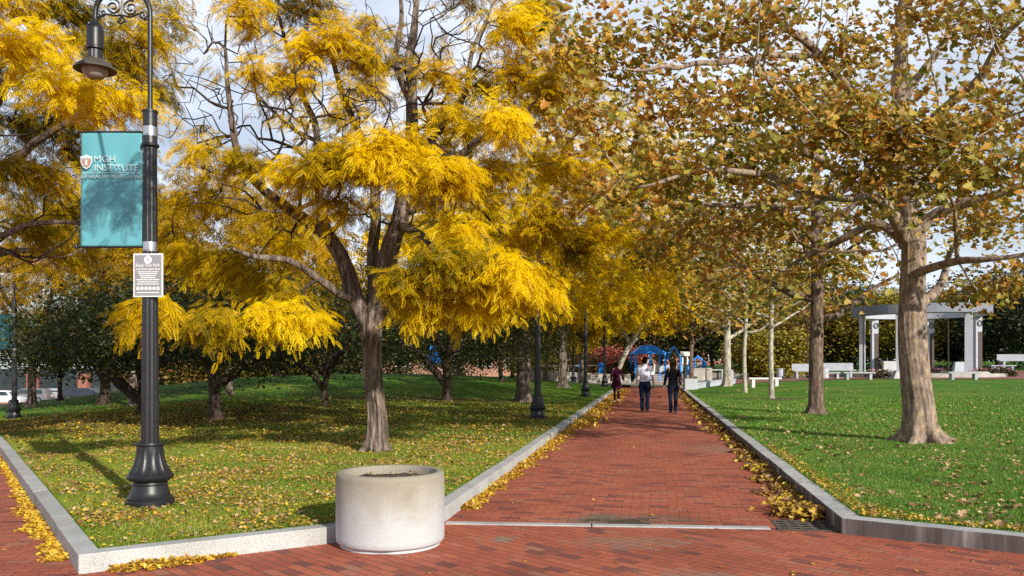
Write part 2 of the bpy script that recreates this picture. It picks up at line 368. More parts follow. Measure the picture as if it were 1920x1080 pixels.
# leaves
Y = [(0,(.12,.10,.004)),(.18,(.30,.21,.004)),(.40,(.64,.41,.002)),(.72,(.88,.61,.002)),(1,(.94,.71,.010))]
M_['leaf_yellow'] = leaf_mat('locust_leaf', Y, trans=.33, pos_scale=.55, pos_amt=.40, gloss=.012)
M_['leaf_amber'] = leaf_mat('amber_locust_leaf', [(0,(.10,.08,.005)),(.3,(.26,.16,.005)),(.7,(.46,.27,.004)),(1,(.60,.36,.006))], trans=.33, pos_scale=.4, pos_amt=.4, gloss=.012)
M_['leaf_plane'] = leaf_mat('plane_leaf', [(0,(.08,.10,.012)),(.18,(.22,.22,.03)),(.36,(.42,.36,.07)),(.58,(.58,.37,.075)),(.72,(.52,.24,.035)),(.84,(.30,.13,.02)),(1,(.74,.60,.22))], trans=.36, pos_scale=.5, pos_amt=.3, gloss=.02)
M_['leaf_green'] = leaf_mat('dark_green_leaf', [(0,(.012,.022,.004)),(.5,(.030,.048,.007)),(.8,(.075,.085,.010)),(1,(.26,.17,.02))], trans=.25, pos_scale=.3, pos_amt=.3)
M_['leaf_yg'] = leaf_mat('yellow_green_leaf', [(0,(.08,.09,.012)),(.5,(.26,.21,.015)),(1,(.46,.34,.02))], trans=.35)
M_['leaf_ever'] = leaf_mat('evergreen_leaf', [(0,(.010,.020,.008)),(.6,(.028,.045,.014)),(1,(.06,.07,.02))], trans=.15)
M_['leaf_red'] = leaf_mat('red_shrub_leaf', [(0,(.16,.03,.025)),(.5,(.42,.07,.06)),(1,(.5,.20,.08))], trans=.3, pos_scale=.2, pos_amt=.6)
M_['leaf_mix'] = leaf_mat('autumn_mixed_leaf', [(0,(.05,.06,.012)),(.4,(.16,.12,.02)),(.7,(.32,.18,.03)),(1,(.34,.10,.03))], trans=.3, pos_scale=.25, pos_amt=.6)
M_['fallen_tan'] = leaf_mat('fallen_tan_leaf', [(0,(.22,.12,.05)),(.5,(.46,.30,.14)),(1,(.60,.44,.24))], trans=.1, pos_amt=0)
M_['fallen_yellow'] = leaf_mat('fallen_yellow_leaf', [(0,(.28,.13,.03)),(.35,(.50,.27,.05)),(.7,(.72,.46,.02)),(1,(.80,.56,.08))], trans=.15, pos_amt=.1)
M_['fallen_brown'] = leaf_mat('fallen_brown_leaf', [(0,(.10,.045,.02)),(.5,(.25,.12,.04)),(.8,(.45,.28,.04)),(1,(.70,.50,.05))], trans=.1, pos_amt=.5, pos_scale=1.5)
M_['blade'] = leaf_mat('grass_blade', [(0,(.06,.16,.010)),(.5,(.13,.30,.022)),(.85,(.23,.38,.04)),(1,(.42,.42,.11))], trans=.3, pos_scale=.8, pos_amt=.35)
M_['blade_y'] = leaf_mat('yellowed_grass_blade', [(0,(.14,.21,.012)),(.5,(.28,.36,.025)),(.85,(.42,.44,.05)),(1,(.55,.48,.12))], trans=.3, pos_scale=.8, pos_amt=.35)
M_['pink'] = leaf_mat('pink_petal', [(0,(.35,.10,.16)),(.6,(.55,.22,.30)),(1,(.7,.5,.52))], trans=.2)

# ------------------------------------------------------------------ terrain
PD = 0.1673                                  # dx per metre ahead of the main path
cp = []
def cpt(x, y, z): cp.append((x, y, z))
for y in (-4, 2, 6, 9, 12, 16):
    for x in (-14, -10, -6, -2, 2, 6, 10, 14, 20): cpt(x, y, .135)
for y in (12, 20, 28, 36, 44, 52, 58, 66):
    xl = -.67+PD*(y-8.41); cpt(xl-.3, y, .14); cpt(xl+4.3, y, .14)
for px, py, D in ((27,793,28.6),(0,765,45),(100,752,45),(200,739,45),(300,721,46),(400,711,46),(500,705,47),(600,702,48),(750,701,49),(880,703,49),(960,708,49),(-60,785,45),
                  (405,786,21),(610,766,26),(838,749,30),(265,762,25),(195,751,33),(980,755,31),(1055,726,44),
                  (30,757,96),(120,750,96),(-150,770,96)):
    p = W(px, py, D); cpt(p[0], p[1], p[2])
cpt(-12.3, 20, -.05); cpt(-20, 20, -.35); cpt(-30, 30, -1.0); cpt(-40, 60, -2.1); cpt(-25, 65, -1.5); cpt(-12, 65, .2); cpt(-3, 65, .6); cpt(-10, 95, -1); cpt(5, 95, .3)
cpt(-70, 100, -3.3); cpt(-40, 120, -3.2); cpt(-80, 50, -3.5); cpt(-30, 8, -.3)
for px, py, D in ((1530,776,24),(1447,748,33.6),(1397,736,40),(1362,723,48),(1500,714,48),(1600,712,49),(1700,712,49.5),(1800,712,49.5),(1920,712,50),(2050,712,50),
                  (1450,700,75),(1550,694,80),(1650,691,85),(1800,690,90),(1950,690,80),(1320,712,60)):
    p = W(px, py, D); cpt(p[0], p[1], p[2])
for x, y, z in ((20,30,.16),(14,20,.14),(30,15,.15),(30,35,.3),(40,140,1.6),(10,140,.8),(90,90,2.2),(70,45,.8)): cpt(x, y, z)
cp = np.array(cp); S0 = 4.0
def _k(d2): return np.sqrt(d2+S0*S0)
A_ = _k(((cp[:,None,:2]-cp[None,:,:2])**2).sum(-1)); A_ = A_ - np.eye(len(cp))*1.2
RBFW = np.linalg.solve(A_, cp[:,2]-.1)
def H(x, y):
    x = np.asarray(x, float); y = np.asarray(y, float)
    xc = np.clip(x, -110, 110); yc = np.clip(y, -10, 160)
    d2 = (xc[...,None]-cp[:,0])**2+(yc[...,None]-cp[:,1])**2
    z = (_k(d2)*RBFW).sum(-1)+.1
    # blend to dead level close to the kerbs and foreground
    near = np.clip((16-yc)/4, 0, 1)*np.clip((xc+9.5)/3, 0, 1)
    z = z*(1-near)+.135*near
    dl = np.minimum(np.abs(xc-(-.67+PD*(yc-8.41))), np.abs(xc-(3.1+PD*(yc-7.83))))
    inside = (xc > -.67+PD*(yc-8.41)) & (xc < 3.1+PD*(yc-7.83))
    k = np.clip(1-dl/2.5, 0, 1)*(yc < 62); k = np.where(inside & (yc < 62), 1, k); k = k*k*(3-2*k)
    return z*(1-k)+.138*k
def Hs(x, y): return float(H(np.array([x]), np.array([y]))[0])
# ------------------------------------------------------------------ setting: paving, kerbs, lawns
v2 = lambda x, y: np.array([x, y], float)
P0 = v2(-3.29, 6.32); P1 = v2(-.745, 7.97); Q0 = v2(3.10, 7.83)
dl = v2(-.567, .824); dp = v2(PD, 1.0)/math.hypot(PD, 1); dr = v2(.819, -.573)
df = (P1-P0)/np.linalg.norm(P1-P0)
KEND = 58.0
P2 = P1+dp*((KEND-P1[1])/dp[1]); Q2 = Q0+dp*((KEND-4-Q0[1])/dp[1])
PA = P0+dl*45; R0 = Q0+dr*25
def offs(poly, w):
    out = []
    for i in range(len(poly)):
        ns = []
        for a, b in ((i-1,i),(i,i+1)):
            if a < 0 or b >= len(poly): continue
            d = poly[b]-poly[a]; d = d/np.linalg.norm(d); ns.append(v2(-d[1], d[0]))
        n = sum(ns); n = n/np.linalg.norm(n)
        out.append(poly[i]+n*w/max(.4, np.dot(n, ns[0])))
    return out
def kerb(name, outer, w, mats, lens, sloping=False):
    inner = offs(outer, w); mb = MB()
    for i in range(len(outer)-1):
        Ls = np.linalg.norm(outer[i+1]-outer[i]); s = 0.0; rr = random.Random(i*7+3)
        while s < Ls-.02:
            ln = rr.uniform(*lens); e = min(Ls, s+ln)
            if Ls-e < .5: e = Ls
            g = .007
            a, b = (s+g)/Ls if s > 0 else 0.0, (e-g)/Ls if e < Ls else 1.0
            pts = [outer[i]*(1-a)+outer[i+1]*a, outer[i]*(1-b)+outer[i+1]*b, inner[i]*(1-b)+inner[i+1]*b, inner[i]*(1-a)+inner[i+1]*a]
            jz = rr.uniform(-.005,.004); jl = rr.uniform(-.005,.005); dd_ = (outer[i+1]-outer[i])/Ls; pts = [p_+v2(-dd_[1],dd_[0])*jl for p_ in pts]
            zt = [.15+jz if not sloping or j[1] < 13 else Hs(j[0], j[1])+.012 for j in pts]
            V = [(p[0],p[1],z-.35) for p, z in zip(pts, zt)]+[(p[0],p[1],z) for p, z in zip(pts, zt)]
            mb.add(V, [(3,2,1,0),(4,5,6,7),(0,1,5,4),(1,2,6,5),(2,3,7,6),(3,0,4,7)])
            s = e
    o = mb.build(name, mats[0], None, bevel=.007); tag(o, kind='structure')
    # mortar just below the stones' faces
    mj = MB(); o2 = [outer[i]+(inner[i]-outer[i])*.05 for i in range(len(outer))]; i2 = [outer[i]+(inner[i]-outer[i])*.95 for i in range(len(outer))]
    for i in range(len(outer)-1):
        n = max(1, int(np.linalg.norm(outer[i+1]-outer[i])/1.5)) if sloping else 1
        for k in range(n):
            a, b = k/n, (k+1)/n
            pts = [o2[i]*(1-a)+o2[i+1]*a, o2[i]*(1-b)+o2[i+1]*b, i2[i]*(1-b)+i2[i+1]*b, i2[i]*(1-a)+i2[i+1]*a]
            zt = [.138 if not sloping or j[1] < 13 else Hs(j[0], j[1])-.004 for j in pts]
            V = [(p[0],p[1],z-.3) for p, z in zip(pts, zt)]+[(p[0],p[1],z) for p, z in zip(pts, zt)]
            mj.add(V, [(3,2,1,0),(4,5,6,7),(0,1,5,4),(1,2,6,5),(2,3,7,6),(3,0,4,7)])
    tag(mj.build('kerb_mortar', M_['joint']), kind='structure')
    return inner
innL = kerb('kerb_left', [PA, P0, P1, P2], .16, [M_['kerb']], (1.5, 2.6), sloping=True)
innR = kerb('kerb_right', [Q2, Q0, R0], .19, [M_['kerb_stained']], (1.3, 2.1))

def flat(name, poly, z, mat, cuts=1):
    mb = MB(); mb.add([(p[0],p[1],z) for p in poly], [tuple(range(len(poly)))])
    o = mb.build(name, mat); 
    if o.data.polygons[0].normal.z < 0: o.data.flip_normals()
    return tag(o, kind='structure')
sA = v2(-.66, 8.34); sB = v2(2.50, 8.08)      # granite strip across the mouth of the path
dust = (.30,.23,.17)
def brk(name, ang, **k): return brick_mat(name, ang, **k)
M_['brick_path'] = brk('path_bricks', math.atan2(-dp[0], dp[1]), patches=[(.95,8.46,.42,1.9,(.20,.15,.11)),(1.05,8.32,.22,2.2,(.055,.045,.03)),(4.2,15.5,1.2,1.0,(.36,.17,.12))])
M_['brick_plaza'] = brk('plaza_bricks', math.radians(-46), patches=[(1.0,7.45,.25,2.2,(.34,.17,.12)),(1.2,6.2,.25,2.0,(.30,.19,.14)),(-.15,7.55,.22,1,dust)])
M_['brick_walk'] = brk('walk_bricks', math.radians(8))
ang_s = v2(1,0)
mb = MB(); V = []; nn = 14
for i in range(nn+1):
    t = i/nn
    a = (sA+v2(-.25,.0))*(1-t)+(P2+v2(-.08,1.0))*t; b = (sB+v2(.74,-.05))*(1-t)+(v2(Q2[0]+1.0, P2[1]+.8))*t
    V += [(a[0],a[1],.004), (b[0],b[1],.004)]
mb.add(V, [(2*i, 2*i+1, 2*i+3, 2*i+2) for i in range(nn)])
o = mb.build('brick_path', M_['brick_path']); tag(o, kind='structure')
if o.data.polygons[0].normal.z < 0: o.data.flip_normals()
mb = MB(); mb.add([(-30,-25,0),(30,-25,0),(30,8.7,0),(-30,8.7,0)], [(0,1,2,3)])
tag(mb.build('brick_plaza', M_['brick_plaza']), kind='structure')
# left walk follows the fall of the ground
mb = MB(); nn = 40; V = []
for i in range(nn+1):
    p = P0+dl*(i*45/nn); zz = .004 if p[1] < 13 else Hs(p[0], p[1])+.012-.15
    n = v2(-.824,-.567)
    V += [(p[0]+.05*.824, p[1]+.05*.567, zz), (p[0]+n[0]*9, p[1]+n[1]*9, zz-.02*i*.2)]
mb.add(V, [(2*i, 2*i+1, 2*i+3, 2*i+2) for i in range(nn)])
o = mb.build('brick_walk', M_['brick_walk']); tag(o, kind='structure')
if o.data.polygons[0].normal.z < 0: o.data.flip_normals()
mb = MB()
for a, b in ((0,.455),(.46,1)):
    pa = sA*(1-a)+sB*a; pb = sA*(1-b)+sB*b; d = (pb-pa)/np.linalg.norm(pb-pa); n = v2(-d[1],d[0])*.055
    mb.prism([pa-n, pb-n, pb+n, pa+n], -.1, .012)
tag(mb.build('granite_strip', M_['kerb'], bevel=.003), kind='structure')

def lawn(name, planes, x0, x1, y0, y1, mat):
    bm = bmesh.new()
    def axis(a, b, near):
        out = [a]; 
        while out[-1] < b: out.append(out[-1]+max(.45, .06*abs(out[-1]-near)))
        return out
    ys = axis(y0, y1, y0); 
    xs = axis(0, x1, 0)[:-1]+[x1] if x1 > 0 else [0]
    xn = [-v for v in axis(0, -x0, 0)][1:] if x0 < 0 else []
    xs = sorted(set([v for v in xs+xn+[x0, x1] if x0 <= v <= x1]))
    G = [[bm.verts.new((x, y, 0)) for x in xs] for y in ys]
    for j in range(len(ys)-1):
        for i in range(len(xs)-1): bm.faces.new((G[j][i], G[j][i+1], G[j+1][i+1], G[j+1][i]))
    for co, no in planes:
        bmesh.ops.bisect_plane(bm, geom=list(bm.verts)+list(bm.edges)+list(bm.faces), plane_co=(co[0],co[1],0), plane_no=(no[0],no[1],0), clear_inner=True)
    me = bpy.data.meshes.new(name); bm.to_mesh(me); bm.free()
    n = len(me.vertices); co = np.empty(n*3); me.vertices.foreach_get('co', co); co = co.reshape(-1,3)
    co[:,2] = H(co[:,0], co[:,1]); me.vertices.foreach_set('co', co.ravel()); me.update()
    return tag(link(name, me, mat, smooth=True), kind='structure')
left_planes = [(innL[1], v2(.824,.567)), (innL[1], v2(-df[1], df[0])), (innL[2], v2(-dp[1], dp[0]))]
right_planes = [(innR[1], v2(dp[1], -dp[0])), (innR[1], v2(-dr[1], dr[0]))]
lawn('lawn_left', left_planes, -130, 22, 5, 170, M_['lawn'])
lawn('lawn_right', right_planes, 2, 130, 0, 170, M_['lawn'])
mb = MB(); mb.box((0,300,-6), (3000,3000,.2)); tag(mb.build('ground', M_['ground']), kind='structure')
mb = MB(); V = []; xs = np.linspace(-120,-30,24); ys = np.linspace(84,150,16)
for yy in ys:
    for xx in xs: V.append((xx, yy, Hs(xx,yy)+.03))
mb.add(V, [(j*24+i, j*24+i+1, (j+1)*24+i+1, (j+1)*24+i) for j in range(15) for i in range(23)])
o = mb.build('car_park', M_['asphalt'], smooth=True); tag(o, kind='structure')
# playground paving beyond the path's end
mb = MB(); V = []; xs = np.linspace(2,24,12); ys = np.linspace(KEND-1.5,82,10)
for yy in ys:
    for xx in xs: V.append((xx, yy, max(.05, Hs(xx,yy)+.02)))
mb.add(V, [(j*12+i, j*12+i+1, (j+1)*12+i+1, (j+1)*12+i) for j in range(9) for i in range(11)])
tag(mb.build('playground_paving', M_['pale_paving'], smooth=True), kind='structure')
# memorial court paving
mb = MB(); V = []; xs = np.linspace(14,44,16); ys = np.linspace(50.5,70,12)
for yy in ys:
    for xx in xs: V.append((xx, yy, Hs(xx,yy)+.02))
mb.add(V, [(j*16+i, j*16+i+1, (j+1)*16+i+1, (j+1)*16+i) for j in range(11) for i in range(15)])
M_['red_paving'] = simple('red_brick_paving', (.26,.11,.08), rough=.9, var=.2, scale=2)
tag(mb.build('memorial_paving', M_['red_paving'], smooth=True), kind='structure')

# drain grate
g = empty('drain_grate', (0,0,0), label='rusty square iron drain grate in the brick beside the right kerb', cat='drain grate')
gx, gy = 2.56, 8.0; ga = math.atan2(-dp[0], dp[1])
def gpt(u, v): return (gx+u*math.cos(ga)-v*math.sin(ga), gy+u*math.sin(ga)+v*math.cos(ga))
mb = MB(); 
mb.prism([gpt(0,0),gpt(.58,0),gpt(.58,.5),gpt(0,.5)], -.04, .004); mb.build('slots', M_['hole'], g)
mb = MB()
for k in range(6): u = k*.108; mb.prism([gpt(u,0),gpt(u+.04,0),gpt(u+.04,.5),gpt(u,.5)], 0.0, .009)
for k in range(5): v = k*.1165; mb.prism([gpt(0,v),gpt(.58,v),gpt(.58,v+.034),gpt(0,v+.034)], 0.0, .0115)
mb.build('bars', M_['grate'], g)

# ------------------------------------------------------------------ scattering helpers
def inside(planes, x, y):
    k = np.ones(len(x), bool)
    for co, no in planes: k &= ((x-co[0])*no[0]+(y-co[1])*no[1]) > .015
    return k
def rand_basis(n, tilt):
    """random yaw; normals tilted up to `tilt` radians"""
    a = rng.uniform(0, 2*np.pi, n); t = np.abs(rng.normal(0, tilt, n)); b = rng.uniform(0, 2*np.pi, n)
    nz = np.stack([np.sin(t)*np.cos(b), np.sin(t)*np.sin(b), np.cos(t)], 1)
    ux = np.stack([np.cos(a), np.sin(a), np.zeros(n)], 1)
    ux -= nz*(ux*nz).sum(1, keepdims=True); ux /= np.linalg.norm(ux, axis=1, keepdims=True)
    return ux, np.cross(nz, ux), nz
def stamp(T, faces, pos, U, Vv, Nn, scale):
    """T (k,3) template in (U,V,N); returns verts, faces"""
    n = len(pos); k = len(T); s = np.asarray(scale).reshape(-1,1,1)
    P = pos[:,None,:]+s*(T[None,:,0:1]*U[:,None,:]+T[None,:,1:2]*Vv[:,None,:]+T[None,:,2:3]*Nn[:,None,:])
    Fs = []
    for f in faces:
        f = np.asarray(f); Fs.append((f[None,:,:]+(np.arange(n)*k)[:,None,None]).reshape(-1, f.shape[1]))
    return P.reshape(-1,3), Fs
# templates
OVAL = (np.array([(0,0,0),(.5,-.28,.10),(1,0,.05),(.5,.28,.12)]), [[(0,1,2),(0,2,3)]])
_pl = [(0,0),(.10,-.16),(-.05,-.48),(.22,-.36),(.42,-.60),(.52,-.30),(.74,-.30),(1.0,0),(.74,.30),(.52,.30),(.42,.60),(.22,.36),(-.05,.48),(.10,.16)]
PLANE = (np.array([(.42,0,-.07)]+[(a,b,.38*abs(b)-.30*(a-.4)**2+.07*math.sin(7*a+5*b)) for a,b in _pl]), [[(0,i,i % 14+1) for i in range(1,15)]])
def comp_leaf(pairs, ll=.24, lw=.075, droop=.25):
    V = []; Fc = []
    for i in range(pairs):
        t = .12+.88*(i+.5)/pairs; z0 = -droop*t*t
        for s in (-1, 1):
            L = ll*(1.15-1.1*abs(t-.42)); b = len(V)
            dx, dy = L*.62, s*L*.78; nx, ny = -dy/L*lw/2, dx/L*lw/2
            V += [(t, s*.008, z0), (t+dx*.5+nx, dy*.5+ny, z0-.03), (t+dx, dy, z0-.09), (t+dx*.5-nx, dy*.5-ny, z0-.03)]
            Fc.append((b,b+1,b+2,b+3))
    return np.array(V), [Fc]
LOC_NEAR = comp_leaf(7, .27, .075); LOC_MID = comp_leaf(4, .36, .13); LOC_FAR = comp_leaf(3, .50, .22)

# grass blades -------------------------------------------------------
def grass(name, planes, box, n, hgt, wid, mat, dmin, dmax):
    x = rng.uniform(box[0], box[1], n*3); y = rng.uniform(box[2], box[3], n*3)
    k = inside(planes, x, y) & (np.abs(x) < y*.66+.3) & (y > dmin) & (y < dmax)
    keep = rng.uniform(0,1,len(x)) < np.clip((dmin+3)/y, 0, 1)**.5
    k &= keep; x = x[k][:n]; y = y[k][:n]; z = H(x, y)-.006
    m = len(x); a = rng.uniform(0, 2*np.pi, m); h = hgt*rng.uniform(.5, 1.25, m)*(1+.4*np.sin(x*3.1+y)*np.sin(y*2.3)); w = wid*rng.uniform(.7,1.3,m)*(1+np.maximum(0,y-12)*.06)
    lean = rng.uniform(.15,.9,m)*h; b = rng.uniform(0,2*np.pi,m)
    p = np.stack([x,y,z],1); s = np.stack([np.cos(a)*w, np.sin(a)*w, 0*a],1)
    top = p+np.stack([np.cos(b)*lean, np.sin(b)*lean, h],1)
    V = np.stack([p-s, p+s, top],1).reshape(-1,3); Fc = np.arange(3*m).reshape(-1,3)
    me = arr_mesh(name, V, Fc, rng.uniform(0,1,m)**1.3)
    tag(link(name, me, mat), kind='stuff', label=None); return bpy.data.objects[name]
g1 = grass('grass_left', left_planes, (-9.5,2,6.3,16), 230000, .036, .0035, M_['blade_y'], 6, 16)
g2 = grass('grass_right', right_planes, (3,11.5,6.2,16), 200000, .040, .0035, M_['blade'], 6, 16)
g3 = grass('grass_far_left', left_planes, (-18,6,15.5,30), 42000, .04, .006, M_['blade_y'], 15.5, 30)
g4 = grass('grass_far_right', right_planes, (4,24,15.5,34), 90000, .05, .006, M_['blade'], 15.5, 34)
for g_, lb in ((g1,'yellowish green grass of the near left lawn'),(g2,'bright green grass of the near right lawn'),(g3,'grass of the left lawn farther from the camera'),(g4,'grass of the right lawn farther from the camera')):
    tag(g_, lb, 'grass')

# fallen leaves -----------------------------------------------------------
def litter(name, T, x, y, z, size, tilt, mat, label, tint=None, up=.012):
    n = len(x); U, Vv, Nn = rand_basis(n, tilt); pos = np.stack([x,y,z+up],1)
    Vx, Fs = stamp(T[0], T[1], pos, U, Vv, Nn, size)
    t = rng.uniform(0,1,n) if tint is None else tint
    per = sum(len(f) for f in T[1])
    me = arr_mesh(name, Vx, Fs, np.repeat(t, per))
    return tag(link(name, me, mat), label, 'fallen leaves', None, 'stuff')
def scatter(planes, n, dmin, dmax, dens, power=1.0):
    x = []; y = []
    while sum(map(len, x)) < n:
        yy = dmin*(dmax/dmin)**rng.uniform(0,1,n*2)**power; xx = yy*rng.uniform(-.64,.64,n*2)
        k = inside(planes, xx, yy); k &= rng.uniform(0,1,len(xx)) < dens(xx, yy)
        x.append(xx[k]); y.append(yy[k])
    return np.concatenate(x)[:n], np.concatenate(y)[:n]
def dL(x, y):
    d = .30+.7*np.exp(-(((x+2.3)/4.5)**2+((y-13.5)/3.8)**2))+.35*np.sin(x*1.7+1)*np.sin(y*1.3)**2
    return np.clip(d*(.25+1.1*np.clip(np.sin(x*2.1+y*1.7+np.sin(y*3.1))*np.sin(y*2.3-x*1.4)+.35,0,1)), 0.03, 1)
x, y = scatter(left_planes, 13000, 6.3, 40, dL); litter('fallen_leaves_tan', OVAL, x, y, H(x,y), rng.uniform(.025,.06,len(x))*(1+y*.012), .5, M_['fallen_tan'], 'scattered tan fallen leaves on the left lawn', up=.022)
x, y = scatter(left_planes, 21000, 6.3, 38, dL); litter('fallen_leaves_yellow', OVAL, x, y, H(x,y), rng.uniform(.018,.05,len(x))*(1+y*.012), .5, M_['fallen_yellow'], 'small yellow fallen leaves scattered over the left lawn', up=.026)
def dR(x, y): return np.clip(.42+.5*np.exp(-(((x-8)/5)**2+((y-17)/8)**2))+.3*np.sin(x*.9)*np.sin(y*.7), .06, 1)*(.5+.9*(np.sin(x*3.7+y)*np.sin(y*2.9-x)>0))
x, y = scatter(right_planes, 1400, 6.5, 48, dR); litter('fallen_leaves_plane', PLANE, x, y, H(x,y), rng.uniform(.035,.085,len(x))*(1+y*.01), .45, M_['fallen_tan'], 'tan plane tree leaves lying on the right lawn', up=.028)
x, y = scatter(right_planes, 2600, 6.5, 45, dR); litter('fallen_leaves_small', OVAL, x, y, H(x,y), rng.uniform(.02,.06,len(x))*(1+y*.01), .5, M_['fallen_tan'], 'small pale fallen leaves lying on the right lawn', up=.026)
x, y = scatter(left_planes, 600, 7.5, 45, dL); litter('fallen_leaves_large', PLANE, x, y, H(x,y), rng.uniform(.04,.08,len(x))*(1+y*.01), .45, M_['fallen_tan'], 'larger lobed brown leaves lying among the yellow ones on the left lawn', up=.03)
# leaves lying at the foot of the kerbs
def gutter(name, a, b, n, wid, hgt, size, T, mat, label, side, zf=None, off=.0, wfun=None, pw=1.0, tint=None):
    a = np.array(a); b = np.array(b); t = rng.uniform(0,1,n)**pw; L = np.linalg.norm(b-a); d = (b-a)/L; nv = v2(-d[1], d[0])*side
    ww = np.array([wfun(v) for v in t]) if wfun else 1.0
    ww = ww*(.75+.25*np.sin(t*L*5.1)+.15*np.sin(t*L*13))
    u = np.abs(rng.beta(1.1,2.0,n))*wid*ww+off
    p = a[None]+d[None]*(t*L)[:,None]+nv[None]*u[:,None]
    hh = hgt*np.clip(1-u/(wid*1.1),.05,1)*(.6+.4*np.sin(t*L*3.3+1)) * (ww if wfun else 1)
    z = rng.uniform(0,1,n)*np.maximum(hh,.004); 
    if zf is not None: z = z+zf(p[:,0], p[:,1])
    sc = size*rng.uniform(.6,1.3,n)
    return litter(name, T, p[:,0], p[:,1], z, sc, .7, mat, label, tint, up=.006)
zl = lambda x, y: np.where(y < 13, 0, H(x, y)+.012-.15)
gutter('leaf_drift', P0+dl*.55, P0+dl*12, 5500, .24, .045, .045, OVAL, M_['fallen_yellow'], 'bright yellow leaf drift along the left kerb of the left walk', 1, zf=zl, off=.02, wfun=lambda t: .75+.3*math.sin(9*t), pw=1.3, tint=rng.uniform(.3,1,5500))
gutter('leaf_drift', P0+df*.22, P0+df*1.15, 1500, .17, .045, .042, OVAL, M_['fallen_yellow'], 'orange and yellow leaf drift against the front kerb left of the planter', -1, off=.0, wfun=lambda t: .3+1.1*math.sin(math.pi*min(1,.15+t*.9))**2)
gutter('leaf_drift', P1+dp*1.15, P1+dp*14, 7000, .34, .06, .05, OVAL, M_['fallen_yellow'], 'orange yellow leaf drift along the left kerb of the main path', -1, off=.0, wfun=lambda t: min(1.3,.55+t*1.4), pw=1.5)
gutter('leaf_drift', P1+dp*13, P1+dp*44, 5000, .9, .05, .12, OVAL, M_['fallen_yellow'], 'distant orange leaf drift along the left kerb behind the people', -1, off=.0, wfun=lambda t: 1, pw=1)
gutter('leaf_drift', Q0+dp*.75, Q0+dp*12, 7000, .46, .09, .065, PLANE, M_['fallen_brown'], 'brown and golden leaf drift in the shade of the right kerb', 1, off=.02, wfun=lambda t: max(.55,1.1-t*.5), pw=1.5)
gutter('leaf_drift', Q0+dp*11, Q0+dp*40, 4000, .6, .06, .11, OVAL, M_['fallen_brown'], 'distant brown leaf drift along the far part of the right kerb', 1, off=.02)
xx = rng.normal(3.0, .13, 300); yy = rng.normal(8.78, .18, 300); k = (xx < 3.1+PD*(yy-7.83)-.03)
litter('leaf_drift', PLANE, xx[k], yy[k], rng.uniform(.01,.09,k.sum()), rng.uniform(.04,.075,k.sum()), .8, M_['fallen_brown'], 'heap of golden leaves on the drain grate at the right kerb corner', rng.uniform(.55,1,k.sum()), up=.01)
# a few loose leaves on the bricks
n = 1500; yy = 5.8*(45/5.8)**rng.uniform(0,1,n); xx = yy*rng.uniform(-.62,.62,n)
k = (~inside([(P0, v2(.824,.567)), (P0, v2(-df[1], df[0])), (P1, v2(-dp[1], dp[0]))], xx, yy)) & (~inside([(Q0, v2(dp[1], -dp[0])), (Q0, v2(-dr[1], dr[0]))], xx, yy)) & (xx > -.567/.824*(yy-6.32)-3.29-2)
litter('loose_leaves', OVAL, xx[k], yy[k], 0*xx[k], (.010+.045*rng.uniform(0,1,k.sum())**2.2)*(1+yy[k]*.02), .25, M_['fallen_yellow'], 'loose yellow leaves dotted over the brick paving', up=.008)

for nm_, ga_, gb_, gw_ in (('corner', innR[1], innR[1]+dp*7, .5), ('front', innR[1], innR[1]+dr*6, .45)):
    gutter("fallen_leaves_small", ga_, gb_, 1500, gw_, .01, .03, OVAL, M_['fallen_yellow'], 'tiny yellow leaflets on the grass just behind the right kerb, '+('along the path' if nm_ == 'corner' else 'along its front run'), -1 if nm_ == 'corner' else 1, zf=lambda x, y: H(x,y)+.025, pw=1.2)

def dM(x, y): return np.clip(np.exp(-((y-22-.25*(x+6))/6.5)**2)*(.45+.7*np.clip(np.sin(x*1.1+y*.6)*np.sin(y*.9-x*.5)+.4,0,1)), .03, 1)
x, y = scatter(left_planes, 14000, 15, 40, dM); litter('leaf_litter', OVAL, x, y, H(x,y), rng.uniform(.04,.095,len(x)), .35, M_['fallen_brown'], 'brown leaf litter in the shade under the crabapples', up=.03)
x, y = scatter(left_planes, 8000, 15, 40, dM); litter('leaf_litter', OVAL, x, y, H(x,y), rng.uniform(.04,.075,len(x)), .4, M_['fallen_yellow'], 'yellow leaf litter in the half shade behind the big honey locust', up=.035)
# ------------------------------------------------------------------ trees
def catmull(P, R, step):
    P = np.asarray(P, float); n = len(P)
    if n < 3: 
        k = max(2, int(np.linalg.norm(P[-1]-P[0])/step)+1); t = np.linspace(0,1,k)
        return P[0]*(1-t[:,None])+P[-1]*t[:,None], np.interp(t, np.linspace(0,1,n), R)
    E = np.vstack([2*P[0]-P[1], P, 2*P[-1]-P[-2]]); outP = []; outR = []
    for i in range(n-1):
        a, b, c, d = E[i], E[i+1], E[i+2], E[i+3]; k = max(1, int(np.linalg.norm(c-b)/step))
        t = (np.arange(k)/k)[:,None]
        outP.append(.5*((2*b)+(c-a)*t+(2*a-5*b+4*c-d)*t**2+(3*b-a-3*c+d)*t**3))
        outR.append(R[i]*(1-t[:,0])+R[i+1]*t[:,0])
    outP.append(P[-1:]); outR.append(np.array([R[-1]]))
    return np.vstack(outP), np.concatenate(outR)
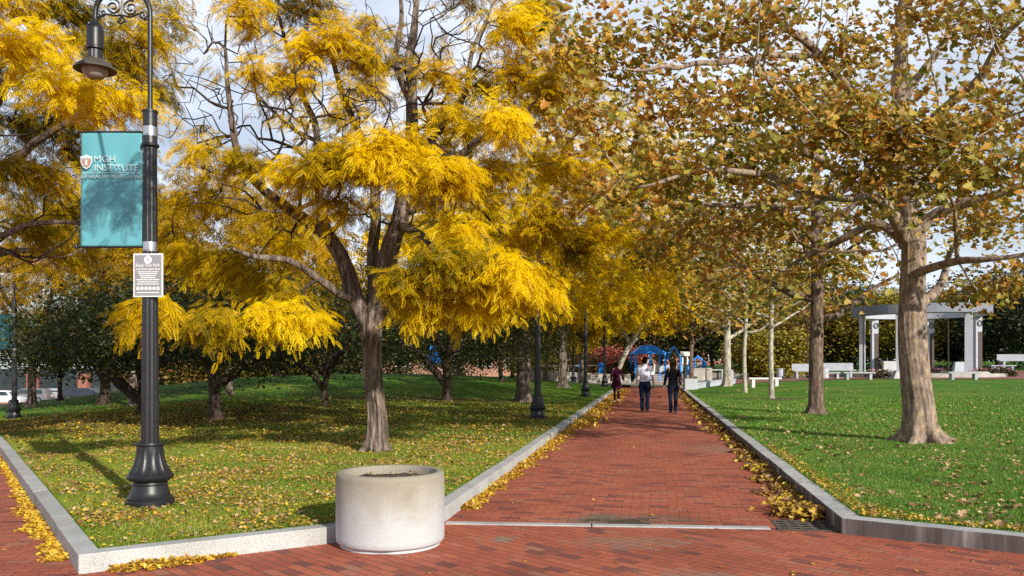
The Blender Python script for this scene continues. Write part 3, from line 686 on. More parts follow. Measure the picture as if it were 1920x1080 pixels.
class TubeBuf:
    def __init__(s): s.V = []; s.F = []; s.n = 0
    def add(s, P, R, sides, ridge=0.0, flare=None, seed=0.0):
        n = len(P)
        if n < 2: return
        T = np.gradient(P, axis=0); T /= np.linalg.norm(T, axis=1, keepdims=True)+1e-9
        mean = T.mean(0); ref = np.eye(3)[np.argmin(np.abs(mean))]
        U = np.cross(T, ref); U /= np.linalg.norm(U, axis=1, keepdims=True)+1e-9; Wv = np.cross(T, U)
        a = np.linspace(0, 2*np.pi, sides, endpoint=False); ca, sa = np.cos(a), np.sin(a)
        rr = np.repeat(R[:,None], sides, 1)
        if ridge:
            s_ = np.cumsum(np.r_[0, np.linalg.norm(np.diff(P, axis=0), axis=1)])[:,None]
            rr = rr*(1+ridge*(.55*np.sin(5*a[None]+seed+.7*s_)+.45*np.sin(9*a[None]+2*seed-1.1*s_)+.35*np.sin(14*a[None]+seed+1.7*s_)+.4*np.sin(3*a[None]+2.1*s_+seed)+.25*np.sin(2*a[None]-3.3*s_)+.5*np.sin(19*a[None]+1.3*s_+2.2*np.sin(3*s_+2*a[None]+seed))+.35*np.sin(11*a[None]+4.3*s_+1.8*np.sin(5*a[None]-2.3*s_))))
        if flare is not None:
            zb, amp, hh = flare; dz = np.maximum(P[:,2]-zb, 0)[:,None]
            rr = rr*(1+amp*np.exp(-dz/hh)*(1+.75*np.sin(5*a[None]+seed)+.55*np.sin(8*a[None]+seed*3)+.4*np.sin(13*a[None]+seed)))
        V = P[:,None,:]+rr[:,:,None]*(ca[None,:,None]*U[:,None,:]+sa[None,:,None]*Wv[:,None,:])
        i = np.arange(n-1)[:,None]*sides; k = np.arange(sides)[None]; k2 = (k+1) % sides
        Fq = np.stack([i+k, i+k2, i+sides+k2, i+sides+k], -1).reshape(-1,4)+s.n
        s.V.append(V.reshape(-1,3)); s.F.append(Fq); s.n += n*sides
    def mesh(s, name): return arr_mesh(name, np.vstack(s.V), [np.vstack(s.F)])

def unit(v): return v/(np.linalg.norm(v, axis=-1, keepdims=True)+1e-9)

class Tree:
    """limbs: list of (points, radii); limb 0 is the trunk; others start near an existing limb.
       attr: attractors (n,3), leafy mask"""
    def __init__(s, limbs, attr, leafy, bf=.35, tip=.0035, expo=.44, jit=.055, seed=0, thin=1.0):
        r = np.random.default_rng(seed); s.r = r
        nodes = []; par = []; rad = []; plen = []; s.trunk_n = 0
        for li, (P, R) in enumerate(limbs):
            P, R = catmull(np.array(P, float), np.array(R, float), .35)
            if li == 0: prev = -1; start = 0
            else:
                d = np.linalg.norm(np.array(nodes)-P[0], axis=1); prev = int(np.argmin(d)); start = 0 if d[prev] > .12 else 1
            for k in range(start, len(P)):
                p = P[k]+(r.normal(0, .02, 3) if (li and 0 < k) else 0)
                nodes.append(p); par.append(prev); rad.append(R[k])
                plen.append(0 if prev < 0 else plen[prev]+np.linalg.norm(nodes[-1]-nodes[prev])); prev = len(nodes)-1
            if li == 0: s.trunk_n = len(nodes)
        base_n = len(nodes)
        A = np.asarray(attr, float); n = len(A); leafy = np.asarray(leafy, bool)
        ok = np.arange(base_n) >= int(s.trunk_n*.55)
        NP = np.array(nodes); NL = np.array(plen)
        D = np.linalg.norm(A[:,None,:]-NP[None], axis=2)+bf*NL[None]; D[:, ~ok] = 1e9
        best = D.min(1); bi = D.argmin(1); todo = np.ones(n, bool); s.tipnode = np.full(n, -1)
        for _ in range(n):
            i = int(np.argmin(np.where(todo, best, 1e9))); todo[i] = False
            j = int(bi[i]); a = np.array(nodes[j]); b = A[i]; L = np.linalg.norm(b-a)
            k = max(1, int(L/.32)); new = []
            pd = np.array(nodes[j])-np.array(nodes[par[j]]) if par[j] >= 0 else np.array([0,0,1.]); pd = pd/(np.linalg.norm(pd)+1e-9)
            bend = pd*L*.18+np.array([0,0,.06*L])
            off = r.normal(0, jit*L*.35, 3)
            prev = j
            for q in range(1, k+1):
                t = q/k; p = a*(1-t)+b*t+(bend+off)*4*t*(1-t)*.5+(r.normal(0,.018,3) if q < k else 0)
                nodes.append(p); par.append(prev); rad.append(0.0); plen.append(plen[prev]+L/k); prev = len(nodes)-1; new.append(prev)
            s.tipnode[i] = prev
            for m in new:
                dd = np.linalg.norm(A-nodes[m], axis=1)+bf*plen[m]; c = dd < best; best[c] = dd[c]; bi[c] = m
        s.P = np.array(nodes); s.par = np.array(par); N_ = len(nodes)
        cnt = np.zeros(N_)
        haskid = np.zeros(N_, bool); haskid[s.par[s.par >= 0]] = True
        cnt[~haskid] = 1
        for i in range(N_-1, 0, -1):
            if s.par[i] >= 0: cnt[s.par[i]] += cnt[i]
        R = tip*thin*cnt**expo; R0 = np.array(rad)
        s.R = np.where(R0 > 0, np.maximum(R0, np.minimum(R, R0*1.25)), R)
        for i in range(base_n, N_): s.R[i] = min(s.R[i], s.R[s.par[i]]*.92)
        s.A = A; s.leafy = leafy; s.base_n = base_n
    def wood(s, name, mat, parent, base_z, twig_mat=None, ridge=.07, flare=(.55,.28), minr=0.0, sides0=28, branches='branches'):
        N_ = len(s.P); kids = [[] for _ in range(N_)]
        for i in range(1, N_):
            if s.par[i] >= 0: kids[s.par[i]].append(i)
        big = TubeBuf(); small = TubeBuf(); stack = [0]; seen = 0
        chains = [(-1, 0)]
        while chains:
            st, i = chains.pop(); ch = [] if st < 0 else [st]
            while True:
                ch.append(i); ks = kids[i]
                if not ks: break
                if i < s.trunk_n-1: m = i+1
                else: m = max(ks, key=lambda q: s.R[q])
                for q in ks:
                    if q != m: chains.append((i, q))
                i = m
            P = s.P[ch]; R = s.R[ch].copy()
            if st >= 0: R[0] = min(R[0]*.9, R[1]*1.25)
            R[-1] *= .5
            mr = R.max()
            if mr < minr: continue
            if st < 0:
                Pc, Rc = catmull(P, R, .045); big.add(Pc, Rc, sides0, ridge, (base_z, flare[0], flare[1]), seed=base_z*7+P[0,0])
            elif mr > .035:
                Pc, Rc = catmull(P, R, max(.08, mr*1.2)); big.add(Pc, Rc, 14 if mr > .06 else 9, ridge*.6, None, seed=P[0,1]*5)
            elif mr > .012:
                Pc, Rc = catmull(P, R, .15); small.add(Pc, Rc, 5)
            else: small.add(P, R, 3)
        o = link(name, big.mesh(name), mat, parent, smooth=True)
        if small.n: 
            o2 = link(branches, small.mesh(branches), twig_mat or mat, parent, smooth=True)
        return o
    def outward(s):
        i = s.tipnode; p = s.par[i]; d = s.P[i]-s.P[np.maximum(p,0)]; return unit(d)

def sprays(pts, dirs, nspray, nleaf, slen, leafL, T, r, droop=.9, spread=.7, tint=None, jitter=.12):
    """drooping twigs with compound leaves hanging both sides of them"""
    m = len(pts); P = np.repeat(pts, nspray, 0)+r.normal(0, jitter, (m*nspray, 3)); D = np.repeat(dirs, nspray, 0)
    D = unit(D*.8+r.normal(0, spread, D.shape)); D[:,2] = D[:,2]*.5-.10; D = unit(D)
    Ln = slen*r.uniform(.6,1.3,len(P))
    t = (np.arange(nleaf)+.6)/nleaf
    c = P[:,None,:]+D[:,None,:]*(Ln[:,None]*t[None])[:,:,None]; c[:,:,2] -= droop*.5*Ln[:,None]*t[None]**2
    side = unit(np.cross(D, np.array([0,0,1.]))); sg = np.where((np.arange(nleaf) % 2) == 0, 1, -1)[None,:,None]
    ax = D[:,None,:]*.65+side[:,None,:]*sg*.6+np.array([0,0,-1.])*(.25+.5*t)[None,:,None]*droop+r.normal(0,.25,c.shape); ax = unit(ax)
    up = unit(np.array([.38,-.55,.8])+r.normal(0,.38,c.shape)); N3 = unit(up-ax*(up*ax).sum(-1,keepdims=True)); S3 = np.cross(N3, ax)
    sc = leafL*r.uniform(.7,1.25,c.shape[:2])
    tt = np.repeat(tint, nspray)[:,None]*.62+r.uniform(0,.38,c.shape[:2])
    V, Fs = stamp(T[0], T[1], c.reshape(-1,3), ax.reshape(-1,3), S3.reshape(-1,3), N3.reshape(-1,3), sc.ravel())
    return V, Fs, np.repeat(tt.ravel(), sum(len(f) for f in T[1]))
def broad(pts, nleaf, rad, size, T, r, tint, flat=.6, hang=.5):
    m = len(pts); c = np.repeat(pts, nleaf, 0)+r.normal(0, 1, (m*nleaf,3))*np.array([1,1,flat])*rad
    a = r.uniform(0,2*np.pi,len(c)); ax = unit(np.stack([np.cos(a), np.sin(a), r.normal(-hang,.45,len(c))],1))
    up = unit(np.stack([r.normal(.35,.7,len(c)), r.normal(-.5,.7,len(c)), np.full(len(c),.85)],1))
    N3 = unit(up-ax*(up*ax).sum(-1,keepdims=True)); S3 = np.cross(N3, ax)
    tt = np.clip(np.repeat(tint, nleaf)*.35+r.uniform(0,.65,len(c)),0,1)
    V, Fs = stamp(T[0], T[1], c, ax, S3, N3, size*r.uniform(.45,1.45,len(c)))
    return V, Fs, np.repeat(tt, sum(len(f) for f in T[1]))

def ellips(r, c, rad, n, shell=.0, top=0.0):
    d = unit(r.normal(0,1,(n,3))); q = r.uniform(shell,1,n)**(1/2.4)
    p = d*q[:,None]
    if top: p[:,2] = np.abs(p[:,2])*top+p[:,2]*(1-top)
    return np.array(c)+p*np.array(rad)

def tree_empty(name, base, label, cat, group): return empty(name, base, 0, label, cat, group)
def localise(root):
    """children hold world coordinates: keep them there under a moved root"""
    bpy.context.view_layer.update()
    inv = root.matrix_world.inverted()
    for c in root.children: c.matrix_parent_inverse = inv

def clumps(r, lst, base_y, grow=0, tr=(.2,.95)):
    """lst: (px,py,rx,ry,dy,n) photo-size masses of foliage, dy = metres nearer(-)/farther(+) than the trunk"""
    out = []; tint = []
    for px, py, rx, ry, dy, n in lst:
        rx = max(14, rx-grow); ry = max(8, ry-grow*.55); py = py-grow*.7
        D = base_y+dy; c = W(px, py, D); sx = rx*D/F; sz = ry*D/F
        p = ellips(r, c, (sx, max(.5, sx*.75), sz), n, 0, .35)
        out.append(p); tint.append(np.full(n, r.uniform(*tr)))
    return np.vstack(out), np.concatenate(tint)

LG = 'honey locust trees along the left of the main path'
def locust(name_label, base, height, crad, seed, T, leaf='leaf_yellow', fork=2.3, natt=420, nspray=3, nleaf=6, slen=.55, leafL=.24, zmin=2.4, trunk_r=.2, lean=(0,0), group=LG, extra=None, extra_t=None, limbs_extra=None, leafy_p=.8, bark='bark_locust', lo_shell=.35, cat='tree', cshift=(0,0), minr=0.0, bf=.3):
    r = np.random.default_rng(seed); x, y = base[:2]; z = base[2]
    root = tree_empty('honey_locust', (x,y,z), name_label, cat, group)
    tx, ty = lean
    trunk = [(x,y,z-.15),(x,y,z+.15),(x+tx*.4,y+ty*.4,z+fork*.5),(x+tx,y+ty,z+fork)]
    limbs = [(trunk, [trunk_r*.86,trunk_r*.82,trunk_r*.74,trunk_r*.74])]
    nl = 4; a0 = r.uniform(0,6.28)
    if limbs_extra is None:
        for k in range(nl):
            a = a0+k*2*math.pi/nl+r.normal(0,.25); hh = height-z-fork; L = crad*r.uniform(.45,.7)
            e = r.uniform(.5,.95)
            pts = [(x+tx,y+ty,z+fork-.1)]
            for q in (.18,.4,.7,1.0):
                pts.append((x+tx+math.cos(a)*L*q**.9+r.normal(0,.12), y+ty+math.sin(a)*L*q**.9+r.normal(0,.12), z+fork+hh*e*q*.85+r.normal(0,.1)))
            limbs.append((pts, [trunk_r*.6,trunk_r*.5,trunk_r*.38,trunk_r*.26,trunk_r*.13]))
    else: limbs += limbs_extra
    cz = (height+zmin+z)/2; rz = (height-zmin-z)/2
    A = ellips(r, (x+cshift[0],y+cshift[1],cz), (crad,crad,rz), natt, lo_shell); lf = r.uniform(0,1,natt) < leafy_p
    cl = np.floor(A/1.1).astype(int); tint = ((cl*np.array([73,179,283])).sum(1) % 97)/97.*.7+.15
    if extra is not None:
        A = np.vstack([A, extra]); lf = np.r_[lf, np.ones(len(extra), bool)]; tint = np.r_[tint, extra_t]
    t = Tree(limbs, A, lf, seed=seed, bf=bf)
    t.wood('trunk', M_[bark], root, z, flare=(.35,.14), minr=minr)
    pts = t.A[lf]; dirs = unit(t.outward()[lf]*.7+unit(pts-np.array([x,y,z+fork+1.0]))*.6)
    V, Fs, ti = sprays(pts, dirs, nspray, nleaf, slen, leafL, T, r, tint=tint[lf])
    o = link('crown', arr_mesh('crown', V, Fs, ti), M_[leaf], root)
    localise(root); return root

# --- A: the big honey locust by the planter
bA = (-2.27, 13.9, .12); rA = np.random.default_rng(11)
def WA(px, py, dy): return tuple(W(px, py, 13.9+dy))
limbA = [
 ([WA(695,612,0),WA(668,560,0),WA(640,480,-.1),WA(612,440,-.2),WA(562,405,-.4),WA(500,355,-.6),WA(450,300,-.8),WA(430,200,-.8),WA(425,90,-.7)], [.19,.15,.125,.115,.10,.075,.06,.045,.025]),
 ([WA(612,440,-.2),WA(600,340,.2),WA(590,230,.4),WA(545,120,.5),WA(520,20,.6)], [.075,.07,.055,.04,.025]),
 ([WA(668,560,0),WA(640,555,-.3),WA(600,525,-.7),WA(545,492,-1.0),WA(480,478,-1.3),WA(430,462,-1.6)], [.085,.07,.062,.055,.045,.03]),
 ([WA(700,600,0),WA(705,540,.2),WA(700,460,.3),WA(706,380,.3),WA(690,280,.2),WA(640,180,.1),WA(610,60,0)], [.17,.12,.10,.085,.07,.05,.03]),
 ([WA(702,600,0),WA(716,540,-.1),WA(728,470,-.2),WA(748,420,-.3),WA(762,340,-.3),WA(768,260,-.2),WA(770,190,-.1),WA(768,110,0),WA(780,20,.1),WA(790,-80,.1)], [.18,.16,.145,.13,.115,.105,.09,.07,.05,.03]),
 ([WA(768,260,-.2),WA(800,270,-.4),WA(860,292,-.8),WA(905,262,-1.1),WA(960,240,-1.5),WA(1020,180,-1.8)], [.09,.085,.07,.055,.04,.02]),
 ([WA(770,190,-.1),WA(742,120,0),WA(755,40,.2),WA(740,-60,.4)], [.07,.055,.04,.025]),
 ([WA(762,310,-.3),WA(830,240,.6),WA(870,170,1.2),WA(890,80,1.6),WA(930,0,1.9)], [.08,.06,.05,.04,.02]),
 ([WA(748,425,-.3),WA(790,440,-.8),WA(840,500,-1.2),WA(900,530,-1.5),WA(960,540,-1.7)], [.07,.06,.05,.035,.02]),
 ([WA(690,300,.2),WA(640,280,1.2),WA(560,250,2.0),WA(480,180,2.6)], [.07,.05,.04,.02]),
 ([WA(748,400,-.3),WA(820,380,1.2),WA(900,350,2.4),WA(980,330,3.2)], [.07,.05,.04,.02]),
]
clA = [(560,25,90,45,.3,26),(465,45,45,60,-.6,16),(620,105,105,38,-.5,34),(700,130,45,30,-.3,12),(555,168,60,26,-.4,14),(505,150,40,20,-.6,8),
 (825,158,38,28,-1,10),(700,185,34,20,.2,6),(470,315,58,38,-1,16),(630,325,95,45,-1.6,38),(725,315,75,45,-1.9,30),(830,345,80,48,-2,34),(740,285,70,30,-1.7,18),
 (620,392,60,20,-1.2,10),(560,345,60,40,-1.2,16),(775,535,55,42,-2,24),(850,500,85,42,-2.3,36),(950,520,75,45,-2.2,32),(800,580,60,22,-1.6,14),(1010,550,60,40,-1.4,22),(900,575,80,22,-1.6,18),
 (870,440,45,26,-1.6,10),(415,605,55,30,-2.2,18),(510,598,75,28,-1.6,22),(585,605,40,20,-1.2,8),(550,560,50,22,-.8,8),(270,600,36,26,-2.6,9),(318,590,22,26,-2.4,6),
 (945,245,55,36,-1.8,20),(850,238,46,28,-.9,12),(905,170,50,28,.5,6),(960,60,75,50,-1.2,28),(870,10,50,22,-.4,8),(1010,190,55,45,-1.4,18),(1010,40,60,50,-.5,18),
 (380,290,40,24,-.6,8),(400,500,70,40,1.5,12),(480,540,80,40,2,16),(980,450,70,40,0,18),(1060,480,50,60,.6,14),(700,60,60,50,2,8),(640,220,60,30,2.2,8),(1000,320,60,50,1,14),(900,380,60,40,1.6,12)]
exA, exT = clumps(rA, clA+[(430,515,90,45,1.0,22),(330,470,70,50,1.4,14),(380,380,60,60,1.2,10),(540,470,50,30,1.6,6),(1060,330,60,60,.2,16),(1110,450,60,60,.6,16),(1020,420,60,50,-.6,14),(930,330,70,40,-.6,14),(1060,120,60,70,-.2,18),(960,150,60,50,-.8,14)], 13.9, 20, (.12,.95))
M_['bark_twig'] = bark_mat('twig_bark', [(.3,(.03,.022,.018)),(.7,(.08,.062,.05))], bump=.2)
bare = np.vstack([ellips(rA, WA(640,180,.6), (3.4,2.0,2.6), 420, .1), ellips(rA, WA(400,220,.0), (.9,1.0,2.0), 130, 0), ellips(rA, WA(830,150,-.2), (1.3,1.4,1.7), 240, 0), ellips(rA, WA(600,200,-1.0), (1.5,.8,.9), 120, 0)])
root = tree_empty('honey_locust', bA, 'large yellow honey locust with forked grey trunk on the lawn behind the planter', 'tree', LG)
x, y, z = bA
trunkA = ([(x,y,z-.15),(x+.0,y,z+.1),(x+.02,y,z+.5),(x-.03,y,z+1.1),(x-.06,y,z+1.7),(x-.07,y,z+2.1)], [.19,.18,.158,.148,.150,.185])
back = ellips(rA, (-1.3,16.4,6.0), (4.2,1.4,2.6), 110, .2)
A = np.vstack([exA, bare, back]); lf = np.r_[np.ones(len(exA),bool), np.zeros(len(bare),bool), rA.uniform(0,1,len(back))<.8]
lf[len(exA):len(exA)+len(bare)] = rA.uniform(0,1,len(bare)) < .05
tint = np.r_[exT, np.full(len(bare),.3), rA.uniform(.0,.35,len(back))]
tA = Tree([trunkA]+limbA, A, lf, seed=5, bf=.22, tip=.0085, expo=.36)
tA.wood('trunk', M_['bark_locust'], root, .12, flare=(.34,.10), sides0=84, ridge=.085, twig_mat=M_['bark_twig'])
pts = tA.A[lf]; dirs = unit(tA.outward()[lf]*.6+unit(pts-np.array([x,y,4.5]))*.7)
V, Fs, ti = sprays(pts, dirs, 6, 8, .32, .165, LOC_NEAR, rA, tint=tint[lf], droop=.8, jitter=.09)
link('crown', arr_mesh('crown', V, Fs, ti), M_['leaf_yellow'], root); localise(root)

# --- the row of honey locusts behind it
def gz(px, D): xx = (px-960)*D/F; return (xx, D, Hs(xx, D))
locust('second honey locust on the left of the path, thick brown trunk beside a lamp post', gz(982,31), 12.5, 5.6, 21, LOC_MID, natt=700, nspray=5, nleaf=8, slen=.5, leafL=.27, zmin=3.0, trunk_r=.33, cshift=(.6,-.5), fork=3.0)
locust('third honey locust along the path, trunk just right of the second one', gz(1055,44), 13.5, 6.2, 22, LOC_MID, natt=560, nspray=5, nleaf=8, slen=.6, leafL=.33, zmin=3.3, trunk_r=.30, fork=3.2, cshift=(1.2,0))
locust('far honey locust with slim leaning trunk behind the retaining wall', gz(1092,55), 11, 5, 23, LOC_FAR, natt=260, nspray=3, nleaf=6, slen=.7, leafL=.45, zmin=3.2, trunk_r=.24, fork=3, group=LG, cshift=(1.0,0))
locust('pale leaning honey locust trunk by the red shrubs at the end of the path', gz(1152,61), 10, 5.2, 24, LOC_FAR, natt=260, nspray=3, nleaf=6, slen=.7, leafL=.45, zmin=4.0, trunk_r=.26, fork=3, lean=(1.2,0), bark='bark_pale', group=LG, cshift=(1.5,0))
locust('honey locust behind the second trunk, small grey trunk in the shade', gz(1023,56), 9.5, 4.5, 25, LOC_FAR, natt=180, nspray=3, nleaf=5, slen=.9, leafL=.6, zmin=2.4, trunk_r=.22, group=LG)
# --- off-frame tree on the left whose boughs reach in over the lamp
bL = (-10.4, 12.6, .0); rL = np.random.default_rng(31)
def WL(px, py, D): return tuple(W(px, py, D))
limbL = [([(-10.35,12.6,3.0),WL(-120,400,12.6),WL(0,320,12.2),WL(100,250,11.8),WL(200,190,11.5)], [.15,.11,.07,.045,.02]),
 ([(-10.35,12.6,2.9),WL(-140,470,12.8),WL(0,440,12.6),WL(100,415,12.4),WL(200,430,12.2)], [.13,.09,.05,.035,.02]),
 ([(-10.35,12.6,3.0),WL(-140,330,12.4),WL(0,180,11.5),WL(60,60,11),WL(120,-40,10.6)], [.15,.11,.07,.05,.02]),
 ([(-10.35,12.6,3.0),WL(-140,300,13.5),WL(0,120,15),WL(150,20,16)], [.13,.1,.07,.03]),
 ([(-10.35,12.6,3.0),(-11.5,11.6,5),(-12.5,10.5,7.5)], [.12,.09,.03]),
 ([(-10.35,12.6,3.0),(-9.4,11.6,5.2),(-7.6,9.9,6.6),(-5.2,8.0,6.6),(-3.4,6.8,5.9),(-2.7,6.3,5.35)], [.14,.12,.09,.06,.035,.015]),
 ([(-10.35,12.6,3.0),WL(-100,500,14),WL(60,470,15),WL(160,500,16)], [.1,.07,.05,.02]),]
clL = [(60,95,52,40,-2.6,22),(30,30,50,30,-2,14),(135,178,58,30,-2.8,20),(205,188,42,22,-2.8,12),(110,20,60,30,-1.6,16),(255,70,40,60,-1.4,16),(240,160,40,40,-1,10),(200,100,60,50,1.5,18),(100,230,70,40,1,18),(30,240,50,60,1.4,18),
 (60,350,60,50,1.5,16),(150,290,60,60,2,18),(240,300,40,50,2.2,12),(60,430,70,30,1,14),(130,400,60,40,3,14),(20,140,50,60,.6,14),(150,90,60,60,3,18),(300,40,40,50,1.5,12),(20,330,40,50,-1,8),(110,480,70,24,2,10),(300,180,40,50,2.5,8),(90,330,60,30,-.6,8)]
exL, exLt = clumps(rL, clL[:4], 12.6, 14, (.6,.95)); e_, t_ = clumps(rL, clL[4:], 12.6, 16, (-.15,.12)); exL = np.vstack([exL, e_]); exLt = np.r_[exLt, t_]  # clumps near the lamp tinted as lit; low tints paint shade into the rest
for i in range(len(exL)): pass
over = np.vstack([ellips(rL, (-2.45,6.1,5.05), (.5,.4,.3), 6, .2), ellips(rL, (-4.4,7.4,6.3), (.9,.7,.4), 6, .2)])   # boughs above the picture that dapple the banner
offp = ellips(rL, (-11.5,11.8,6.6), (3.6,4.2,2.8), 170, .3)
A = np.vstack([exL, over, offp]); n1 = len(exL)
br_ = np.vstack([ellips(rL, WL(70,380,13.6), (1.8,1.2,1.3), 170, .1), ellips(rL, WL(60,200,13.4), (1.6,1.2,1.2), 90, .1)])
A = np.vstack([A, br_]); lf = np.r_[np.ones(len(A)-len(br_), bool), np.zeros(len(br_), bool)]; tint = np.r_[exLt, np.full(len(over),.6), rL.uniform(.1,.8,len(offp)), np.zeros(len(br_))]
rt = tree_empty('honey_locust', bL, 'yellow honey locust at the left edge, its shaded boughs coloured amber, reaching over the tall lamp', 'tree', None)
tL = Tree([([(bL[0],bL[1],-.4),(bL[0],bL[1],.3),(bL[0]+.05,bL[1],1.6),(bL[0]+.05,bL[1],3.0)], [.27,.25,.22,.22])]+limbL, A, lf, seed=8, bf=.2, tip=.008, expo=.37)
tL.wood('trunk', M_['bark_locust'], rt, 0, flare=(.4,.22), twig_mat=M_['bark_twig'])
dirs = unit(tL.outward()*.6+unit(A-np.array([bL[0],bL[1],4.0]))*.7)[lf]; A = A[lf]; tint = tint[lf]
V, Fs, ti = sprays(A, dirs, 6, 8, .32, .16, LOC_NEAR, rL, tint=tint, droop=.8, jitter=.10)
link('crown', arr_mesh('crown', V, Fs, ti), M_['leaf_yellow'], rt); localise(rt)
# --- farther locusts on the left
G2 = 'locust trees beyond the left lawn'
locust('amber locust beyond the left lawn, hanging in front of the glazed building', gz(60,34), 9.0, 5.0, 41, LOC_MID, leaf='leaf_amber', natt=460, nspray=5, nleaf=7, slen=.55, leafL=.28, zmin=2.6, trunk_r=.2, group=G2, cshift=(2.2,0))
locust('amber locust behind the lamp and its grey sign, thin crown', gz(250,30), 8.6, 5.2, 42, LOC_MID, leaf='leaf_amber', natt=460, nspray=5, nleaf=7, slen=.55, leafL=.28, zmin=2.9, trunk_r=.16, group=G2, leafy_p=.6, cshift=(1.5,0))
locust('amber locust between the crabapples and the pink wall, left of the forked trunk', gz(520,46), 9.4, 5.4, 43, LOC_FAR, leaf='leaf_amber', natt=260, nspray=3, nleaf=6, slen=.8, leafL=.55, zmin=2.6, trunk_r=.2, group=G2, leafy_p=.7)
locust('yellow locust far behind the crabapples, right of the forked trunk', gz(860,50), 11, 6, 44, LOC_FAR, leaf='leaf_yellow', natt=300, nspray=3, nleaf=6, slen=.9, leafL=.55, zmin=3.0, trunk_r=.25, group=G2)

locust('amber locust between the tall lamp and the big forked honey locust, farther back', gz(430,33), 8.4, 4.6, 45, LOC_MID, leaf='leaf_amber', natt=380, nspray=5, nleaf=7, slen=.55, leafL=.3, zmin=3.0, trunk_r=.15, group=G2)
# --- crabapples: low dark crooked trees on the rise
GC = 'crabapple trees in the shade on the left lawn'
def crab(px, D, label, seed, h=4.6, cr=3.6, tr=.17, fork=1.2, arms=(), nat=400, shift=0):
    r = np.random.default_rng(seed); x, y, z = gz(px, D)
    root = tree_empty('crabapple_tree', (x,y,z), label, 'tree', GC)
    limbs = [([(x,y,z-.15),(x,y,z+.1),(x+r.normal(0,.05),y,z+fork*.6),(x+r.normal(0,.08),y,z+fork)], [tr*.8,tr*.75,tr*.68,tr*.68])]
    for a in arms:      # arms: lists of (dx, dy, dz, radius) from the base
        limbs.append(([(x+p[0], y+p[1], z+p[2]) for p in a], [p[3] for p in a]))
    for k in range(4):
        a = k*1.57+r.uniform(0,1); L = cr*.6
        limbs.append(([(x,y,z+fork-.1)]+[(x+math.cos(a)*L*q, y+math.sin(a)*L*q, z+fork+(h-fork)*.62*q**.8+r.normal(0,.12)) for q in (.25,.6,1)], [tr*.6,tr*.5,tr*.35,tr*.18]))
    h *= .80; A = ellips(r, (x+shift,y,z+h*.66), (cr,cr,h*.36), nat, .25)
    A = A[A[:,2] > z+1.35+.40*np.sin(A[:,0]*2.2+seed)]
    t = Tree(limbs, A, np.ones(len(A),bool), seed=seed, bf=.3, tip=.006)
    t.wood('trunk', M_['bark_dark'], root, z, flare=(.45,.12), sides0=16)
    V, Fs, ti = broad(t.A, 34, .34, .11, OVAL, r, r.uniform(0,1,len(A)), flat=.75)
    link('crown', arr_mesh('crown', V, Fs, ti), M_['leaf_green'], root); localise(root)
crab(405,21,'crabapple with a short stout trunk and one long low limb reaching right',51,h=4.3,cr=3.4,tr=.20,fork=1.4,arms=[[(.05,0,.85,.12),(.45,0,1.15,.11),(.8,-.1,1.5,.10),(1.3,-.1,1.62,.09),(1.55,0,1.9,.07),(1.6,0,2.3,.04)],[(0,0,1.0,.13),(-.35,0,1.6,.12),(-.7,0,2.1,.08)]])
crab(610,26,'slender crabapple whose trunk splits low, just left of the big forked trunk',52,h=4.6,cr=3.6,tr=.13,fork=.9,arms=[[(0,0,.6,.10),(-.5,0,1.1,.09),(-1.0,0,1.6,.08),(-1.15,0,2.3,.05)],[(0,0,.9,.08),(.1,0,1.4,.07),(.9,0,1.9,.05),(1.6,0,2.0,.03)]])
crab(838,30,'crabapple right of the big forked trunk, one limb sweeping out low to the left',53,h=4.8,cr=4.2,tr=.20,fork=1.5,arms=[[(0,0,.55,.14),(-.3,0,.9,.13),(-.9,0,1.6,.12),(-1.7,-.1,2.1,.10),(-2.1,0,2.6,.06)],[(0,0,1.5,.12),(.3,0,2.2,.08)]])
crab(268,23.5,'crooked crabapple behind the tall lamp, low limbs curling to both sides',54,h=4.2,cr=3.6,tr=.15,fork=.5,arms=[[(0,0,.35,.13),(-.4,0,.6,.12),(-.8,0,.9,.11),(-1.0,0,1.4,.09),(-.85,0,1.9,.07)],[(0,0,.5,.11),(.35,0,.9,.09),(.3,0,1.3,.08),(.7,0,1.7,.05)]])
crab(195,32,'crabapple with a plain upright trunk, farthest left on the rise',55,h=4.6,cr=3.6,tr=.26,fork=1.5)
crab(112,37,'dark crabapple at the left end of the group, near the far lamp',57,h=4.4,cr=3.0,tr=.12,fork=1.6)
crab(940,44,'crabapple at the right end of the group behind the second honey locust',59,h=4.6,cr=4.0,tr=.16,fork=1.6)

